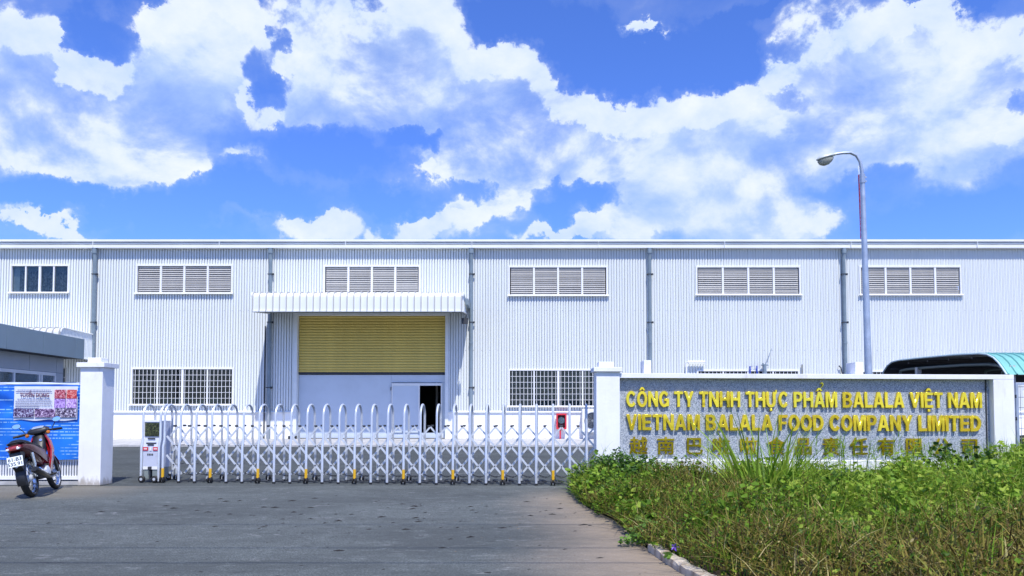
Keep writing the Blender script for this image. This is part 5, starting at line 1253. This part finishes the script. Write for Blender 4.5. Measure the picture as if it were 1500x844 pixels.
bush('broadleaf_vine', at(1405, 700, 13.0).x, 13.0, .85, .6, .82, 900, .10, 'broad dark leaved vine below the last gold characters', vine_m, .40, 44, 'vine')
bush('broadleaf_vine', at(1365, 720, 11.6).x, 11.6, .7, .6, .52, 420, .10, 'brighter broad leaved vine in front of the dark one', grn_m, .62, 45, 'vine')
bush('broadleaf_vine', at(1290, 700, 12.8).x, 12.8, .6, .5, .50, 320, .085, 'small broad leaved vine under the middle of the lettering', vine_m, .75, 46, 'vine')
bush('creeping_bush', at(1010, 700, 13.4).x, 13.4, .55, .45, .50, 1300, .04, 'thin yellow green creeper under the third and fourth gold characters', grn_m, .75, 47)
bush('broadleaf_weed', at(1342, 775, 8.3).x, 8.3, .16, .13, .38, 26, .13, 'pale green weed with round leaves amid the right verge', lime_m, .8, 48, 'weed', ratio=1.0, stem_n=8)
bush('broadleaf_weed', at(1375, 772, 8.5).x, 8.5, .13, .1, .36, 14, .13, 'single pale leafed weed beside the round leaved one', lime_m, .7, 49, 'weed', ratio=1.0, stem_n=5)
bush('broadleaf_weed', at(945, 790, 8.75).x, 8.75, .20, .16, .22, 120, .055, 'bright green seedling on the driveway left of the kerb end', lime_m, .5, 50, 'weed', ratio=.9, stem_n=12)
bush('broadleaf_weed', at(926, 800, 8.6).x, 8.6, .16, .10, .10, 70, .045, 'flat dusty seedling at the foot of the bright one', lime_m, .3, 51, 'weed', ratio=.9, stem_n=6)
bush('broadleaf_weed', at(992, 808, 7.9).x, 7.9, .12, .1, .18, 26, .065, 'lime weed growing over the kerb with a purple flower', lime_m, .7, 52, 'weed', ratio=1.0, stem_n=6)
bush('broadleaf_weed', at(978, 826, 7.6).x, 7.6, .06, .08, .12, 12, .055, 'tiny weed sprouting in front of the kerb', lime_m, .5, 53, 'weed', ratio=1.0, stem_n=3)
fp = at(988, 801, 7.75); fl_ = thing('purple_flower', (fp.x, 7.75, fp.z), 'small purple flower above the kerb weeds', 'flower')
mb = MB()
for k in range(5): a = k*1.257; mb.add([(fp.x, 7.75, fp.z), (fp.x+.03*math.cos(a-.4), 7.74, fp.z+.03*math.sin(a-.4)), (fp.x+.045*math.cos(a), 7.72, fp.z+.045*math.sin(a)), (fp.x+.03*math.cos(a+.4), 7.74, fp.z+.03*math.sin(a+.4))], [(0,1,2,3)])
build(mb, 'petals', mat('purple_petal', (.16, .07, .55), .5), fl_)
mb = MB(); mb.tube([(fp.x, 7.755, fp.z), (fp.x+.03, 7.8, .03)], .004, 5); build(mb, 'stem', grn_m, fl_)

# clods and dead leaves on the drive
def litter(n, seed, size, xr_, yr_, m, name, label):
    r = np.random.default_rng(seed); V = []; Fs = []; o_ = 0
    x = r.uniform(*xr_, n); y = r.uniform(*yr_, n)
    if name == 'mud_clods': 
        k = n//2; x[:k] = r.normal(-1.6, 1.6, k); y[:k] = r.normal(11.0, 1.0, k)
    vs = []; q = []
    for i in range(n):
        if x[i] > np.interp(y[i], eys, exs)-.1: continue
        s_ = size*(.2+2.2*r.random()**4); a = r.random()*6.28; kk = 7; el_ = .12+.4*r.random()
        for j in range(kk):
            b = 2*math.pi*j/kk; rr_ = s_*(.6+.6*r.random()); px_, py_ = rr_*math.cos(b), rr_*el_*math.sin(b)
            ca = math.cos(a*.12); sa = math.sin(a*.12); vs.append((x[i]+px_*ca-py_*sa, y[i]+px_*sa+py_*ca, -.002))
        vs.append((x[i], y[i], -.002+s_*.18)); b0_ = len(vs)-kk-1
        q += [(b0_+j, b0_+(j+1) % kk, b0_+kk) for j in range(kk)]
    me = bpy.data.meshes.new(name); me.from_pydata(vs, [], q); me.materials.append(m); o = bpy.data.objects.new(name, me); link(o); tagit(o, label, 'litter', kind='stuff')
litter(420, 3, .034, (-8, 1.3), (6.5, 14), mat('dried_mud', (.022, .020, .019), .95, var=.6, vscale=9), 'mud_clods', 'small dark clods and dead leaves strewn over the driveway')
litter(200, 4, .010, (-.8, 1.5), (6.5, 14.5), mat('sandy_crumbs', (.20, .15, .10), .95), 'sand_crumbs', 'sandy crumbs along the weedy edge of the driveway')
